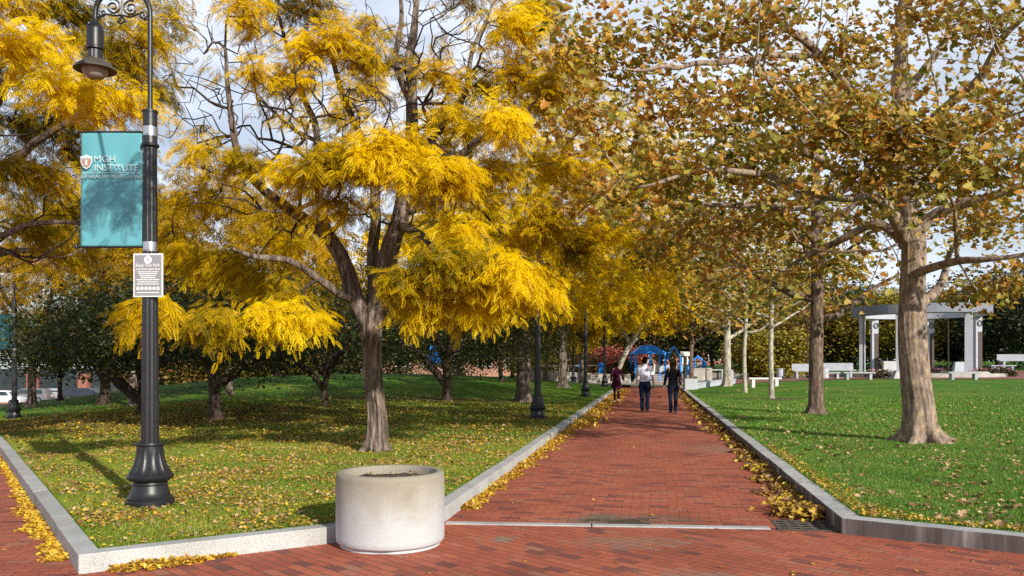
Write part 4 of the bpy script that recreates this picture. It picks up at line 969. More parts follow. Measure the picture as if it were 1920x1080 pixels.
# --- plane trees on the right lawn
GP = 'plane trees on the right lawn'
rE = np.random.default_rng(61); bE = (7.62, 15.5, .14)
def WE(px, py, dy): return tuple(W(px, py, 15.5+dy))
limbE = [
 ([WE(1712,450,0),WE(1700,360,.1),WE(1692,250,.2),WE(1688,160,.3),WE(1690,60,.3),WE(1700,-60,.3)], [.19,.165,.15,.13,.11,.08]),
 ([WE(1700,450,0),WE(1668,395,-.4),WE(1640,368,-.8),WE(1600,350,-1.2),WE(1560,310,-1.6),WE(1510,285,-2.0),WE(1500,250,-2.2)], [.12,.11,.10,.085,.075,.06,.04]),
 ([WE(1702,470,0),WE(1650,420,.3),WE(1585,445,.8),WE(1530,470,1.3),WE(1480,500,1.8)], [.10,.085,.075,.05,.03]),
 ([WE(1718,440,0),WE(1745,410,-.1),WE(1790,385,-.4),WE(1850,372,-.8),WE(1920,350,-1.2),WE(2000,330,-1.6)], [.12,.11,.10,.085,.06,.04]),
 ([WE(1705,520,0),WE(1735,505,-.4),WE(1790,490,-.9),WE(1850,485,-1.4),WE(1930,470,-1.8)], [.09,.08,.07,.05,.03]),
 ([WE(1722,570,0),WE(1750,552,.3),WE(1764,525,.5),WE(1772,490,.8),WE(1810,440,1.2)], [.10,.09,.075,.06,.03]),
 ([WE(1692,250,.2),WE(1630,200,-.3),WE(1570,145,-.8),WE(1535,100,-1.2),WE(1480,55,-1.6),WE(1430,0,-2.0),WE(1390,-60,-2.4)], [.09,.085,.08,.07,.06,.05,.03]),
 ([WE(1690,200,.2),WE(1730,130,.2),WE(1770,80,.2),WE(1785,0,.2)], [.08,.07,.06,.04]),
 ([WE(1695,290,.2),WE(1760,210,-.6),WE(1840,140,-1.4),WE(1880,80,-1.8),WE(1930,20,-2.2)], [.09,.08,.07,.055,.04]),
 ([WE(1690,320,.2),WE(1640,270,1.2),WE(1560,200,2.4),WE(1440,120,3.6)], [.08,.065,.05,.03]),
 ([WE(1640,368,-.8),WE(1560,370,-1.8),WE(1440,330,-3.0),WE(1330,320,-4.0),WE(1220,350,-4.8)], [.07,.06,.05,.035,.02]),
 ([WE(1535,100,-1.2),WE(1420,110,-2.6),WE(1300,120,-4.0),WE(1180,130,-5.0)], [.055,.05,.035,.02]),
 ([WE(1600,350,-1.2),WE(1500,390,-1.4),WE(1380,385,-1.2),WE(1280,370,-1.0),WE(1180,340,-1)], [.055,.05,.04,.03,.02]),
]
e1 = ellips(rE, (6.6,14.6,6.6), (6.3,5.6,4.6), 380, .15)
e1 = e1[(e1[:,2] > 3.5+.10*np.abs(e1[:,0]-7.6)) & (e1[:,2] < 10.5) & (e1[:,1] > 9.0)]
clE = [(1180,120,90,90,-3,22),(1300,200,90,60,-4,22),(1250,330,90,60,-4,24),(1130,370,60,50,-4.5,14),(1380,300,80,60,-3,20),(1450,180,90,60,-3,22),(1550,230,90,50,-3.5,24),(1650,250,90,50,-3.5,28),(1750,260,80,50,-3.5,26),(1850,330,80,60,-4,26),
 (1860,220,70,60,-3,20),(1450,410,100,50,0,24),(1330,430,90,50,1,20),(1560,500,70,40,2,14),(1850,430,80,50,0,24),(1880,540,60,50,1,20),(1820,560,50,30,2,12),(1260,480,80,40,2,16),(1600,90,80,50,-2,20),(1300,60,100,50,-3,24),(1430,50,80,50,-2,20),(1740,30,80,50,-1,20),(1850,60,70,50,-2,20),(1100,230,60,70,-4.6,14),(1080,90,50,70,-4,12),(1390,500,80,50,3,16),(1480,290,80,50,-1,18),(1640,330,70,40,-3,18),(1760,330,60,40,-3,16)]
e2, e2t = clumps(rE, clE, 15.5)
bE_ = ellips(rE, (6.2,13.6,6.2), (5.8,4.4,3.4), 300, .1); bE_ = bE_[bE_[:,2] > 3.6]
A = np.vstack([e1, e2, bE_]); tint = np.r_[rE.uniform(0,1,len(e1)), e2t, np.zeros(len(bE_))]; lfE = np.r_[np.ones(len(e1)+len(e2), bool), rE.uniform(0,1,len(bE_)) < .2]
rt = tree_empty('plane_tree', bE, 'large plane tree with mottled flared trunk nearest on the right lawn', 'tree', GP)
x, y, z = bE
trunkE = ([(x,y,z-.2),(x,y,z+.1),(x-.03,y,z+.6),(x-.12,y,z+1.4),(x-.17,y,z+2.3),(x-.15,y,z+3.2),(x-.14,y,z+3.7)], [.31,.30,.275,.255,.24,.215,.21])
tE = Tree([trunkE]+limbE, A, lfE, seed=9, bf=.22, tip=.0075, expo=.37)
tE.wood('trunk', M_['bark_plane'], rt, .14, flare=(.60,.15), sides0=84, ridge=.03, twig_mat=M_['bark_pale'])
V, Fs, ti = broad(tE.A[lfE], 17, .24, .108, PLANE, rE, tint[lfE], flat=.7, hang=.25)
link('crown', arr_mesh('crown', V, Fs, ti), M_['leaf_plane'], rt); localise(rt)

def plane(px, D, label, seed, h, cr, tr, T, natt, nl, size, bark, fork=3.2, zmin=2.6, shift=(0,0), leaf='leaf_plane', flare=.45, name='plane_tree', group=GP, cat='tree', leafr=.38):
    r = np.random.default_rng(seed); x, y, z = gz(px, D)
    root = tree_empty(name, (x,y,z), label, cat, group)
    limbs = [([(x,y,z-.2),(x,y,z+.1),(x+r.normal(0,.04),y,z+fork*.5),(x+r.normal(0,.06),y,z+fork),(x+r.normal(0,.2),y,z+(fork+h)*.55),(x+r.normal(0,.25),y,h+z-.8)], [tr*.82,tr*.78,tr*.70,tr*.62,tr*.42,tr*.13])]
    for k in range(7):
        a = k*2.4+r.uniform(0,.6); L = cr*r.uniform(.55,.85)*(1-.05*k); z0 = z+fork*.75+(h-fork)*.09*k
        limbs.append(([(x,y,z0)]+[(x+math.cos(a)*L*q+r.normal(0,.1), y+math.sin(a)*L*q, z0+L*.55*q**1.1+r.normal(0,.1)) for q in (.2,.55,1)], [tr*.42,tr*.36,tr*.25,tr*.12]))
    A = ellips(r, (x+shift[0],y+shift[1],z+(h+zmin)/2), (cr,cr,(h-zmin)/2), natt, .2)
    t = Tree(limbs, A, np.ones(natt,bool), seed=seed, bf=.3, tip=.005)
    t.wood('trunk', M_[bark], root, z, flare=(flare,.14), sides0=24, ridge=.04, twig_mat=M_['bark_brown'])
    V, Fs, ti = broad(t.A, nl, leafr, size, T, r, r.uniform(0,1,natt), flat=.7, hang=.3)
    link('crown', arr_mesh('crown', V, Fs, ti), M_[leaf], root); localise(root); return root
plane(1530,24,'second plane tree from the camera on the right lawn, dark brown trunk',71,10,5.2,.27,PLANE,380,9,.20,'bark_brown',fork=3.6,zmin=2.9,shift=(-.6,0))
plane(1447,33.6,'thin white-barked young plane tree in a ring of mulch',72,10,4.0,.14,OVAL,240,12,.22,'bark_pale',fork=3.8,zmin=3.2,flare=.15)
plane(1397,40,'thinnest white-barked young plane tree, left of the mulch ring',73,10,4.4,.14,OVAL,240,12,.24,'bark_pale',fork=3.8,zmin=3.2,flare=.1)
plane(1363,48,'pale plane tree with a broad flared foot beside the white wall',74,11,5.0,.30,OVAL,260,13,.28,'bark_pale',fork=3.6,zmin=3.3)
plane(1297,62,'far plane tree standing in the playground',75,11,5.4,.22,OVAL,280,16,.38,'bark_brown',fork=3.6,zmin=3.4)
plane(1452,78,'slim tree far behind the yellow bush',76,10,5,.16,OVAL,200,14,.42,'bark_brown',fork=3.4,zmin=3.2,leaf='leaf_mix',name='far_tree',group='trees at the back of the park',leafr=.5)
# mulch patches round trunks
for px, D, r0, lb in ((707,13.95,.38,''),(1447,33.6,1.5,''),(1725,15.6,.62,''),(1530,24,.55,'')):
    x, y, z = gz(px, D); n = 26; rr = random.Random(px)
    xs = [x+.25*(px==1725)+math.cos(a*2*math.pi/n)*r0*rr.uniform(.8,1.1) for a in range(n)]; ys = [y+math.sin(a*2*math.pi/n)*r0*.8*rr.uniform(.8,1.1) for a in range(n)]
    mb = MB(); mb.add([(x,y,z+.04)]+[(a,b,Hs(a,b)+.006) for a, b in zip(xs, ys)], [(0,i+1,(i+1)%n+1) for i in range(n)])
    tag(mb.build('mulch_patch', M_['mulch'], smooth=True), kind='structure')

# --- background vegetation
GB = 'trees at the back of the park'
def bush_tree(name, px, D, h, cr, leaf, label, seed, n=220, nl=24, size=.5, z0=None, trunk=.2, group=GB, cat='tree', low=.12, sx=1.0):
    r = np.random.default_rng(seed); x = (px-960)*D/F; z = Hs(x, D) if z0 is None else z0
    root = tree_empty(name, (x,D,z), label, cat, group)
    A = ellips(r, (x,D,z+h*(low+1)/2), (cr*sx,cr*.8,h*(1-low)/2), n, .25); A += r.normal(0,.15*cr,(n,3))*np.array([1,1,.4]); A[:,2] = np.maximum(A[:,2], z+.25)
    limbs = [([(x,D,z-.2),(x,D,z+.2),(x+r.normal(0,.2),D,z+h*.4),(x+r.normal(0,.4),D,z+h*.85)], [trunk*1.2,trunk,trunk*.8,trunk*.2])]
    t = Tree(limbs, A, np.ones(n,bool), seed=seed, bf=.35, tip=.012)
    t.wood('trunk', M_['bark_dark'], root, z, sides0=10, minr=.02)
    ct = ((np.floor(A/1.6).astype(int)*np.array([73,179,283])).sum(1) % 53)/53.
    V, Fs, ti = broad(t.A, nl, cr*.13, size, OVAL, r, ct, flat=.8, hang=.2)
    link('crown', arr_mesh('crown', V, Fs, ti), M_[leaf], root); localise(root); return root
BT = [
 # px, D, h, cr, leaf, label
 (1240,88,9,6,'leaf_mix','mixed olive tree behind the blue playground roof'),
 (1335,84,9,6,'leaf_green','dark green tree behind the right part of the playground'),
 (1395,92,12,7,'leaf_yg','tall yellow-green tree above the white bench'),
 (1500,96,11,7,'leaf_green','dark tree behind the second plane trunk'),
 (1560,88,7,5,'leaf_mix','low autumn tree with orange patches left of the memorial'),
 (1600,104,10,6,'leaf_ever','dark evergreen left behind the memorial ring'),
 (1668,84,7.5,5,'leaf_yg','bright yellow tree seen through the memorial ring'),
 (1725,100,9,7,'leaf_green','dark green tree behind the big plane trunk'),
 (1790,92,8,6,'leaf_ever','dark evergreen behind the right half of the memorial ring'),
 (1870,84,9.5,7,'leaf_ever','dark spreading evergreen right of the memorial'),
 (1945,74,9,6,'leaf_ever','dark evergreen at the right edge of the picture'),
 (2030,84,10,7,'leaf_green','dark green tree just outside the right edge'),
 (1120,92,9,6,'leaf_yg','yellow-green tree behind the red shrubs'),
 (1050,98,10,7,'leaf_mix','mixed autumn tree behind the retaining wall'),
 (960,100,10,7,'leaf_green','green tree behind the row of honey locusts'),
 (860,104,10,7,'leaf_mix','autumn tree far behind the rise, right of the forked trunk'),
 (750,92,11,6,'leaf_green','green tree far behind the forked trunk'),
 (668,90,12,6,'leaf_ever','dark evergreen seen between the limbs of the big locust'),
 (560,92,9,7,'leaf_mix','autumn tree far behind the rise, left of the forked trunk'),
 (450,84,9,6,'leaf_yg','yellow-green tree far behind the stout crabapple'),
 (340,80,8,6,'leaf_mix','autumn tree far behind the tall lamp'),
]
for i, (px, D, h, cr, lf_, lb) in enumerate(BT):
    bush_tree('far_tree', px, D, h, cr, lf_, lb, 100+i, n=250, nl=52, size=.34)
# shrubs
GS = 'shrubs beyond the lawns'
bush_tree('shrub', 1458, 62, 3.6, 2.6, 'leaf_yg', 'rounded yellow-green bush behind the thin white trunks', 140, n=150, nl=34, size=.26, trunk=.05, group=GS, cat='shrub', low=0)
bush_tree('shrub', 1420, 64, 3.4, 2.4, 'leaf_yg', 'yellow bush left of the rounded one', 141, n=130, nl=34, size=.26, trunk=.05, group=GS, cat='shrub', low=0)
bush_tree('shrub', 1172, 76, 2.7, 2.0, 'leaf_red', 'rosy red bush left of the blue playground roof', 142, n=150, nl=34, size=.24, trunk=.05, group=GS, cat='shrub', low=0)
bush_tree('shrub', 1125, 78, 2.6, 2.2, 'leaf_red', 'rusty bush behind the blue panel on the retaining wall', 143, n=150, nl=34, size=.24, trunk=.05, group=GS, cat='shrub', low=0)
bush_tree('shrub', 1060, 76, 2.8, 3.2, 'leaf_mix', 'orange brown bush behind the retaining wall', 144, n=150, nl=34, size=.24, trunk=.05, group=GS, cat='shrub', low=0)
bush_tree('shrub', 1178, 68, 1.6, 1.5, 'leaf_green', 'low green bush at the end of the retaining wall', 145, n=80, nl=34, size=.2, trunk=.04, group=GS, cat='shrub', low=0)
bush_tree('shrub', 1000, 72, 2.8, 2.2, 'leaf_yg', 'golden bush seen right of the second honey locust trunk', 146, n=120, nl=34, size=.24, trunk=.05, group=GS, cat='shrub', low=0)

# far-off wood closing the view behind the park
r = np.random.default_rng(300); n = 5200
an = r.uniform(-.72,.60,n); dd = r.uniform(150,168,n); hh = 5+3.5*np.sin(an*23)+2*np.sin(an*61+1)
P = np.stack([np.tan(an)*dd, dd, r.uniform(-3,1,n)+np.abs(r.uniform(0,1,n))*np.maximum(hh,3)+np.where(an>.05,2.0,0)],1)
V, Fs, ti = broad(P, 9, .9, .95, OVAL, r, (np.sin(P[:,0]*.35)+1)/2)
tag(link('far_woods', arr_mesh('far_woods', V, Fs, ti), M_['leaf_green']), 'far-off dark wood closing the view behind the park', 'wood', None, 'stuff')
# ------------------------------------------------------------------ concrete planter
pc = (-1.08, 7.40); pr = .478
M_['planter'] = None
def planter_mat():
    m, nt, out = new_mat('planter_concrete'); L = nt.links.new
    b = N(nt, 'BsdfPrincipled'); b.inputs['Roughness'].default_value = .88
    tc = N(nt, 'TexCoord'); O = tc.outputs['Object']; sx = N(nt, 'SeparateXYZ'); L(O, sx.inputs[0])
    n1 = N(nt, 'TexNoise'); n1.inputs['Scale'].default_value = 3.2; n1.inputs['Detail'].default_value = 7; n1.inputs['Roughness'].default_value = .6; L(O, n1.inputs['Vector'])
    n2 = N(nt, 'TexNoise'); n2.inputs['Scale'].default_value = 85; n2.inputs['Detail'].default_value = 3; L(O, n2.inputs['Vector'])
    mr = N(nt, 'MapRange'); mr.inputs[1].default_value = 0; mr.inputs[2].default_value = .66; L(sx.outputs[2], mr.inputs[0])
    ad = N(nt, 'Math', operation='MULTIPLY_ADD'); L(n1.outputs['Fac'], ad.inputs[0]); ad.inputs[1].default_value = .9; L(mr.outputs[0], ad.inputs[2])
    r = ramp(nt, [(.35,(.52,.55,.57)),(.8,(.48,.50,.505)),(1.05,(.40,.385,.34)),(1.3,(.30,.27,.21))]); 
    sc = N(nt, 'Math', operation='MULTIPLY'); sc.inputs[1].default_value = .72; L(ad.outputs[0], sc.inputs[0])
    r.color_ramp.elements[2].position = .76; r.color_ramp.elements[1].position = .60; r.color_ramp.elements[3].position = .98
    L(sc.outputs[0], r.inputs['Fac'])
    r2 = ramp(nt, [(.28,(.6,.6,.6)),(.42,(1,1,1)),(.62,(1,1,1)),(.72,(1.25,1.25,1.22))]); L(n2.outputs['Fac'], r2.inputs['Fac'])
    a = N(nt, 'Mix', data_type='RGBA', blend_type='MULTIPLY'); a.inputs[0].default_value = .55; L(r.outputs[0], a.inputs[6]); L(r2.outputs[0], a.inputs[7])
    L(a.outputs[2], b.inputs['Base Color'])
    bp = N(nt, 'Bump'); bp.inputs['Strength'].default_value = .5; bp.inputs['Distance'].default_value = .004
    L(n2.outputs['Fac'], bp.inputs['Height']); L(bp.outputs['Normal'], b.inputs['Normal']); L(b.outputs[0], out.inputs[0]); return m
M_['planter'] = planter_mat()
g = empty('concrete_planter', (pc[0],pc[1],0), 0.3, 'large round weathered concrete planter standing on the bricks at the kerb corner', 'planter')
mb = MB()
def chip(a, z):
    k = 1.0
    if z > .55: k -= .004*abs(math.sin(a*9))
    return k
prof = [(pr-.045,.028),(pr-.016,.034),(pr-.003,.05),(pr,.09),(pr,.3),(pr+.002,.5),(pr,.61),(pr-.006,.635),(pr-.022,.648),(pr-.05,.650),(pr-.068,.645),(pr-.078,.62),(pr-.082,.5),(pr-.082,.42)]
mb.lathe(prof, n=96, flute=chip); mb.build('wall', M_['planter'], g, smooth=True)
mb = MB(); mb.lathe([(pr-.06,0),(pr-.035,.002),(pr-.038,.03),(pr-.06,.038)], n=64, flute=lambda a, z: 1-.05*max(0,math.sin(a*3+1))**6-.01*abs(math.sin(a*17))); mb.build('base_ring', M_['planter'], g, smooth=True)
mb = MB(); V = [(0,0,.60)]; n = 40
rr = random.Random(4)
for ring, rad in enumerate((.12,.25,pr-.084)):
    for k in range(n): a = 2*math.pi*k/n; V.append((rad*math.cos(a), rad*math.sin(a), .597-ring*.012+rr.uniform(-.012,.014)))
Fc = [(0,1+k,1+(k+1)%n) for k in range(n)]
for q in range(2):
    for k in range(n): Fc.append((1+q*n+k, 1+q*n+(k+1)%n, 1+(q+1)*n+(k+1)%n, 1+(q+1)*n+k))
mb.add(V, Fc); mb.build('soil', M_['soil'], g)
n = 60; a = rng.uniform(0,6.28,n); q = np.sqrt(rng.uniform(0,1,n))*.36
litter('loose_leaves', OVAL, pc[0]+q*np.cos(a), pc[1]+q*np.sin(a), np.full(n,.602), rng.uniform(.02,.05,n), .4, M_['fallen_brown'], 'dead leaves lying on the soil inside the round concrete planter', up=.006)

# ------------------------------------------------------------------ street lamps
def text_mesh(s, size, width=None, depth=.0012):
    cu = bpy.data.curves.new('txt', 'FONT'); cu.body = s; cu.size = size; cu.align_x = 'CENTER'; cu.align_y = 'CENTER'; cu.extrude = depth; cu.resolution_u = 2
    o = bpy.data.objects.new('txt', cu); C.objects.link(o); bpy.context.view_layer.update()
    dg = bpy.context.evaluated_depsgraph_get(); me = bpy.data.meshes.new_from_object(o.evaluated_get(dg)); bpy.data.objects.remove(o); bpy.data.curves.remove(cu)
    n = len(me.vertices); co = np.empty(n*3); me.vertices.foreach_get('co', co); co = co.reshape(-1,3)
    if width:
        w = co[:,0].max()-co[:,0].min(); co[:,0] = (co[:,0]-(co[:,0].max()+co[:,0].min())/2)*width/w
    co[:,1] -= (co[:,1].max()+co[:,1].min())/2
    co = np.stack([co[:,0], -co[:,2], co[:,1]], 1)      # stand it up, facing -Y
    me.vertices.foreach_set('co', co.ravel()); me.update(); me.materials.clear(); return me
def put_text(name, s, size, width, loc, mat, parent, depth=.0012):
    me = text_mesh(s, size, width, depth); me.name = name; o = link(name, me, mat, parent); o.location = loc; return o

FL = 16
def flute16(a, z): return 1-.055*abs(math.sin(a*FL/2))**.7
lampM = {}
def make_lamp_meshes():
    mb = MB(); prof = [(.236,-.05),(.236,.055),(.225,.068),(.228,.085),(.205,.10),(.186,.15),(.176,.19),(.170,.215)]
    mb.lathe(prof, n=48); mb.lathe([(.168,.21),(.178,.225),(.17,.24),(.165,.255),(.20,.262),(.228,.285),(.232,.305),(.222,.318)], n=48)
    def fl(a, z): return 1-(.07*abs(math.sin(a*8))**.6 if .33 < z < .60 else 0)
    mb.lathe([(.222,.316),(.205,.34),(.182,.38),(.160,.43),(.145,.48),(.134,.54),(.128,.60),(.126,.618)], n=96, flute=fl)
    mb.lathe([(.126,.615),(.146,.622),(.150,.634),(.146,.648),(.10,.655)], n=48)
    lampM['base'] = mb
    mb = MB(); zs = np.linspace(.65, 3.72, 12)
    mb.lathe([(.088-.022*(z-.65)/3.07, z) for z in zs], n=96, flute=flute16); lampM['pole'] = mb
    mb = MB(); mb.lathe([(.066,3.70),(.088,3.715),(.09,3.735),(.072,3.745),(.070,3.76),(.071,4.06),(.078,4.065),(.078,4.085),(.03,4.095)], n=40, flute=lambda a, z: 1-(.04*abs(math.sin(a*6)) if 3.77<z<4.05 else 0)); lampM['sleeve'] = mb
    mb = MB(); R_ = .285; zc = 5.09
    pts = [(0,0,4.08),(0,0,4.5),(0,0,zc)]+[(-R_+R_*math.cos(t), 0, zc+R_*.95*math.sin(t)) for t in np.linspace(.15,math.pi,18)]+[(-2*R_,0,zc-.06)]
    mb.tube(pts, .026, n=14); lampM['arm'] = mb
    mb = MB()
    def spiral(cx, cz, r0, turns, a0, sgn=1):
        return [(cx+r0*(1-t*.82)*math.cos(a0+sgn*t*turns*2*math.pi), 0, cz+r0*(1-t*.82)*math.sin(a0+sgn*t*turns*2*math.pi)) for t in np.linspace(0,1,30)]
    mb.tube(spiral(-.20,5.045,.085,1.7,1.2), .010, n=6); mb.tube(spiral(-.385,5.06,.085,1.7,2.0,-1), .010, n=6)
    mb.tube(spiral(-.075,4.98,.05,1.3,.5,-1), .009, n=6); mb.tube(spiral(-.30,4.93,.045,1.2,3.5), .009, n=6); mb.tube(spiral(-.49,5.0,.045,1.2,2.4), .009, n=6)
    mb.tube([(0,0,4.93),(-.06,0,4.93),(-.12,0,4.99),(-.2,0,4.955),(-.29,0,4.975),(-.38,0,4.972),(-.46,0,4.99),(-.54,0,4.95)], .010, n=6)
    mb.tube([(-.29,0,4.975),(-.29,0,5.12),(-.285,0,5.25)], .009, n=6); mb.tube([(-.25,0,4.90),(-.29,0,4.975),(-.33,0,4.90)], .012, n=6); mb.V = [(v[0],v[1],v[2]+.10) for v in mb.V]; lampM['scroll'] = mb
    c = (-.57,0,.085)
    mb = MB(); mb.lathe([(.028,4.96),(.034,4.93),(.045,4.90),(.075,4.875),(.084,4.84),(.084,4.66),(.095,4.65),(.095,4.635),(.075,4.63),(.075,4.545),(.088,4.54),(.088,4.525),(.06,4.52)], c, n=36, flute=lambda a, z: 1-(.10*abs(math.sin(a*8)) if 4.54<z<4.635 else 0)); lampM['housing'] = mb
    mb = MB(); mb.lathe([(.085,4.535),(.11,4.52),(.14,4.49),(.185,4.455),(.205,4.43),(.208,4.42),(.202,4.418),(.14,4.47),(.09,4.50),(.06,4.505)], c, n=48); lampM['shade'] = mb
    mb = MB(); mb.lathe([(.128,4.475),(.132,4.45),(.126,4.41),(.105,4.37),(.07,4.335),(.01,4.328)], c, n=36); lampM['lens'] = mb
make_lamp_meshes()
lamp0 = None
def street_lamp(loc, rz, label, group='black street lamps with hooked arms'):
    global lamp0
    root = empty('street_lamp', loc, rz, label, 'street lamp', group)
    if lamp0 is None:
        lamp0 = root
        for nm, k, mt in (('base','base','black_metal'),('pole','pole','black_metal'),('collar','sleeve','black_metal'),('arm','arm','black_metal'),('scroll_bracket','scroll','black_metal')):
            lampM[k].build(nm, M_[mt], root, smooth=True)
        h = lampM['housing'].build('lamp_head', M_['black_metal'], root, smooth=True)
        lampM['shade'].build('lamp_shade', M_['lamp_shade'], h, smooth=True); lampM['lens'].build('lens', M_['lens'], h, smooth=True)
    else:
        for c in list(lamp0.children):
            d = c.copy(); C.objects.link(d); d.parent = root
            for e in list(c.children): f = e.copy(); C.objects.link(f); f.parent = d
    return root
def at(px, D, dz=0.0): xx = (px-960)*D/F; return (xx, D, Hs(xx, D)+dz)
Lx, Ly = (281.5-960)*8.62/F, 8.62
street_lamp((Lx, Ly, .135), math.radians(0), 'tall black fluted street lamp nearest the camera, carrying the light teal banner')
street_lamp(at(27, 28.6), 0, 'street lamp at the left edge of the picture with a dark teal banner')
street_lamp(at(1008, 21.8), math.pi, 'street lamp beside the second honey locust trunk on the left of the path')
street_lamp(at(1098, 37), math.pi, 'street lamp on the left of the path, third from the camera, behind the slim trunk')
street_lamp(at(1133.5, 52), math.pi, 'street lamp by the end of the left kerb beside the blue panel')
street_lamp(at(1075, 58), math.pi, 'slim far street lamp in front of the retaining wall')

# banners
M_['print'] = simple('faded_print', (.50,.62,.64), rough=.6, var=.04)
def banner(loc, label, fabric, marks=True, dark=False):
    g = empty('banner', loc, 0, label, 'banner', None); w, h = .645, 1.19
    # loc: pole centre at banner bottom
    nx, nz = 24, 40; V = []; x0 = -.075-w
    for j in range(nz+1):
        for i in range(nx+1):
            u = i/nx; v = j/nz
            y = .012*math.sin(u*9+v*2.5)*math.sin(math.pi*v)+.010*math.sin(u*17-v*5)*math.sin(math.pi*v)*.6-.02*u*(1-u)
            V.append((x0+u*w, y, v*h+.012*math.sin(u*6)*(v-.5)*.3))
    mb = MB(); mb.add(V, [(j*(nx+1)+i, j*(nx+1)+i+1, (j+1)*(nx+1)+i+1, (j+1)*(nx+1)+i) for j in range(nz) for i in range(nx)])
    f = mb.build('fabric', fabric, g, smooth=True)
    md = f.modifiers.new('thick', 'SOLIDIFY'); md.thickness = .002; md.offset = 1
    for z in (0, h):
        mb = MB(); mb.tube([(-.06,0,z),(-.76,0,z)], .011, n=10); mb.lathe([(.0,-.02),(.02,-.02),(.024,0),(.02,.02),(0,.02)], (-.765,0,z), n=10); mb.build('rod', M_['black_metal'], g, smooth=True)
        mb = MB(); mb.lathe([(.066,z-.05),(.073,z-.048),(.074,z+.048),(.066,z+.05)], n=24); mb.box((0,-.075,z), (.04,.02,.075)); mb.build('clamp', M_['steel'], g, smooth=True)
    if marks:
        yy = -.030; wt = M_['print']
        put_text('lettering', 'MGH', .098, .215, (-.455,yy,.905), wt, g); put_text('lettering', 'INSTITUTE', .098, .45, (-.335,yy-.002,.815), wt, g)
        put_text('lettering', 'OF HEALTH PROFESSIONS', .05, .62, (-.39,yy,.725), wt, g)
        mb = MB(); mb.box((-.39,yy,.762), (.62,.002,.005)); mb.build('rule', wt, g)
        mb = MB(); sh = [(-.062,.055),(-.03,.062),(0,.078),(.03,.062),(.062,.055),(.058,-.01),(.035,-.055),(0,-.078),(-.035,-.055),(-.058,-.01)]
        def plate(pts, y0, y1, cx, cz, k=1.0):
            n = len(pts); Vv = [(cx+p[0]*k, y0, cz+p[1]*k) for p in pts]+[(cx+p[0]*k, y1, cz+p[1]*k) for p in pts]
            return Vv, [tuple(range(n)), tuple(range(2*n-1,n-1,-1))]+[(i,(i+1)%n,n+(i+1)%n,n+i) for i in range(n)]
        cx, cz = -.645, .875
        mb.add(*plate(sh, yy-.001, yy+.001, cx, cz)); mb.build('shield', wt, g)
        mb = MB(); mb.add(*plate([(-.05,.028),(.05,.028),(.046,-.01),(.028,-.045),(0,-.062),(-.028,-.045),(-.046,-.01)], yy-.0035, yy-.001, cx, cz)); mb.build('shield_field', M_['emblem_red'], g)
        mb = MB(); mb.add(*plate([(-.013,.02),(.013,.02),(.013,-.035),(-.013,-.035)], yy-.006, yy-.0035, cx, cz)); mb.add(*plate([(-.05,.046),(.05,.046),(.05,.037),(-.05,.037)], yy-.006, yy-.0012, cx, cz)); mb.build('shield_tower', wt, g)
    return g
zb = CAMZ-(463-HZ)*Ly/F
M_['teal'] = None
def teal_mat():
    m, nt, out = new_mat('teal_banner_fabric'); L = nt.links.new
    d = N(nt, 'BsdfPrincipled'); d.inputs['Base Color'].default_value = (.14,.46,.53,1); d.inputs['Roughness'].default_value = .5; d.inputs['Specular IOR Level'].default_value = .5
    t = N(nt, 'BsdfTranslucent'); t.inputs['Color'].default_value = (.10,.42,.48,1)
    mx = N(nt, 'MixShader'); mx.inputs[0].default_value = .2; L(d.outputs[0], mx.inputs[1]); L(t.outputs[0], mx.inputs[2]); L(mx.outputs[0], out.inputs[0]); return m
M_['teal'] = teal_mat()
banner((Lx, Ly, zb), 'light teal institute banner hanging from the nearest street lamp', M_['teal'])
bf = at(27, 28.6); banner((bf[0], bf[1], CAMZ-(655-HZ)*28.6/F), 'dark teal banner on the lamp at the left edge', M_['teal_dark'], False)
# small park sign on the pole
sz0 = CAMZ-(516-HZ)*(Ly-.1)/F
g = empty('park_sign', (Lx+.022, Ly-.098, sz0), math.radians(-3), 'small grey and white park rules sign strapped to the nearest lamp pole', 'sign')
w, h = .312, .445
mb = MB(); mb.box((0,.004,0), (w,.006,h)); mb.build('plate', M_['sign_white'], g, bevel=.002)
mb = MB(); mb.box((0,.0,0), (w-.03,.006,h-.03)); mb.build('field', M_['sign_grey'], g)
mb = MB(); mb.box((0,.0195,.12), (.13,.024,.02)); mb.box((0,.0195,-.12), (.13,.024,.02)); mb.build('bracket', M_['steel'], g)
wt = M_['sign_white']; yy = -.0045
put_text('heading', 'Enjoy Your Park', .046, .25, (0,yy,.098), wt, g)
mb = MB()
ring = [(.036*math.cos(a), .036*math.sin(a)) for a in np.linspace(0,2*math.pi,20)[:-1]]
def ringplate(mb, cx, cz, r, y0=-.0045, y1=-.0025, n=18):
    Vv = [(cx+r*math.cos(a), y0, cz+r*math.sin(a)) for a in np.linspace(0,2*math.pi,n+1)[:-1]]+[(cx+r*math.cos(a), y1, cz+r*math.sin(a)) for a in np.linspace(0,2*math.pi,n+1)[:-1]]
    mb.add(Vv, [tuple(range(n)), tuple(range(2*n-1,n-1,-1))]+[(i,(i+1)%n,n+(i+1)%n,n+i) for i in range(n)])
ringplate(mb, 0, .158, .040); mb.add([(-.022,-.0045,.19),(.022,-.0045,.19),(.0,-.0045,.215),(-.022,-.0025,.19),(.022,-.0025,.19),(.0,-.0025,.215)], [(0,1,2),(5,4,3),(0,3,4,1),(1,4,5,2),(2,5,3,0)])
mb.build('emblem', wt, g)
mb = MB(); mb.add([(-.015,-.0065,.165),(.004,-.0065,.17),(.018,-.0065,.146),(.008,-.0065,.143),(-.002,-.0065,.155)], [(0,1,2,3,4)]); mb.build('emblem_leaf', M_['sign_grey'], g)
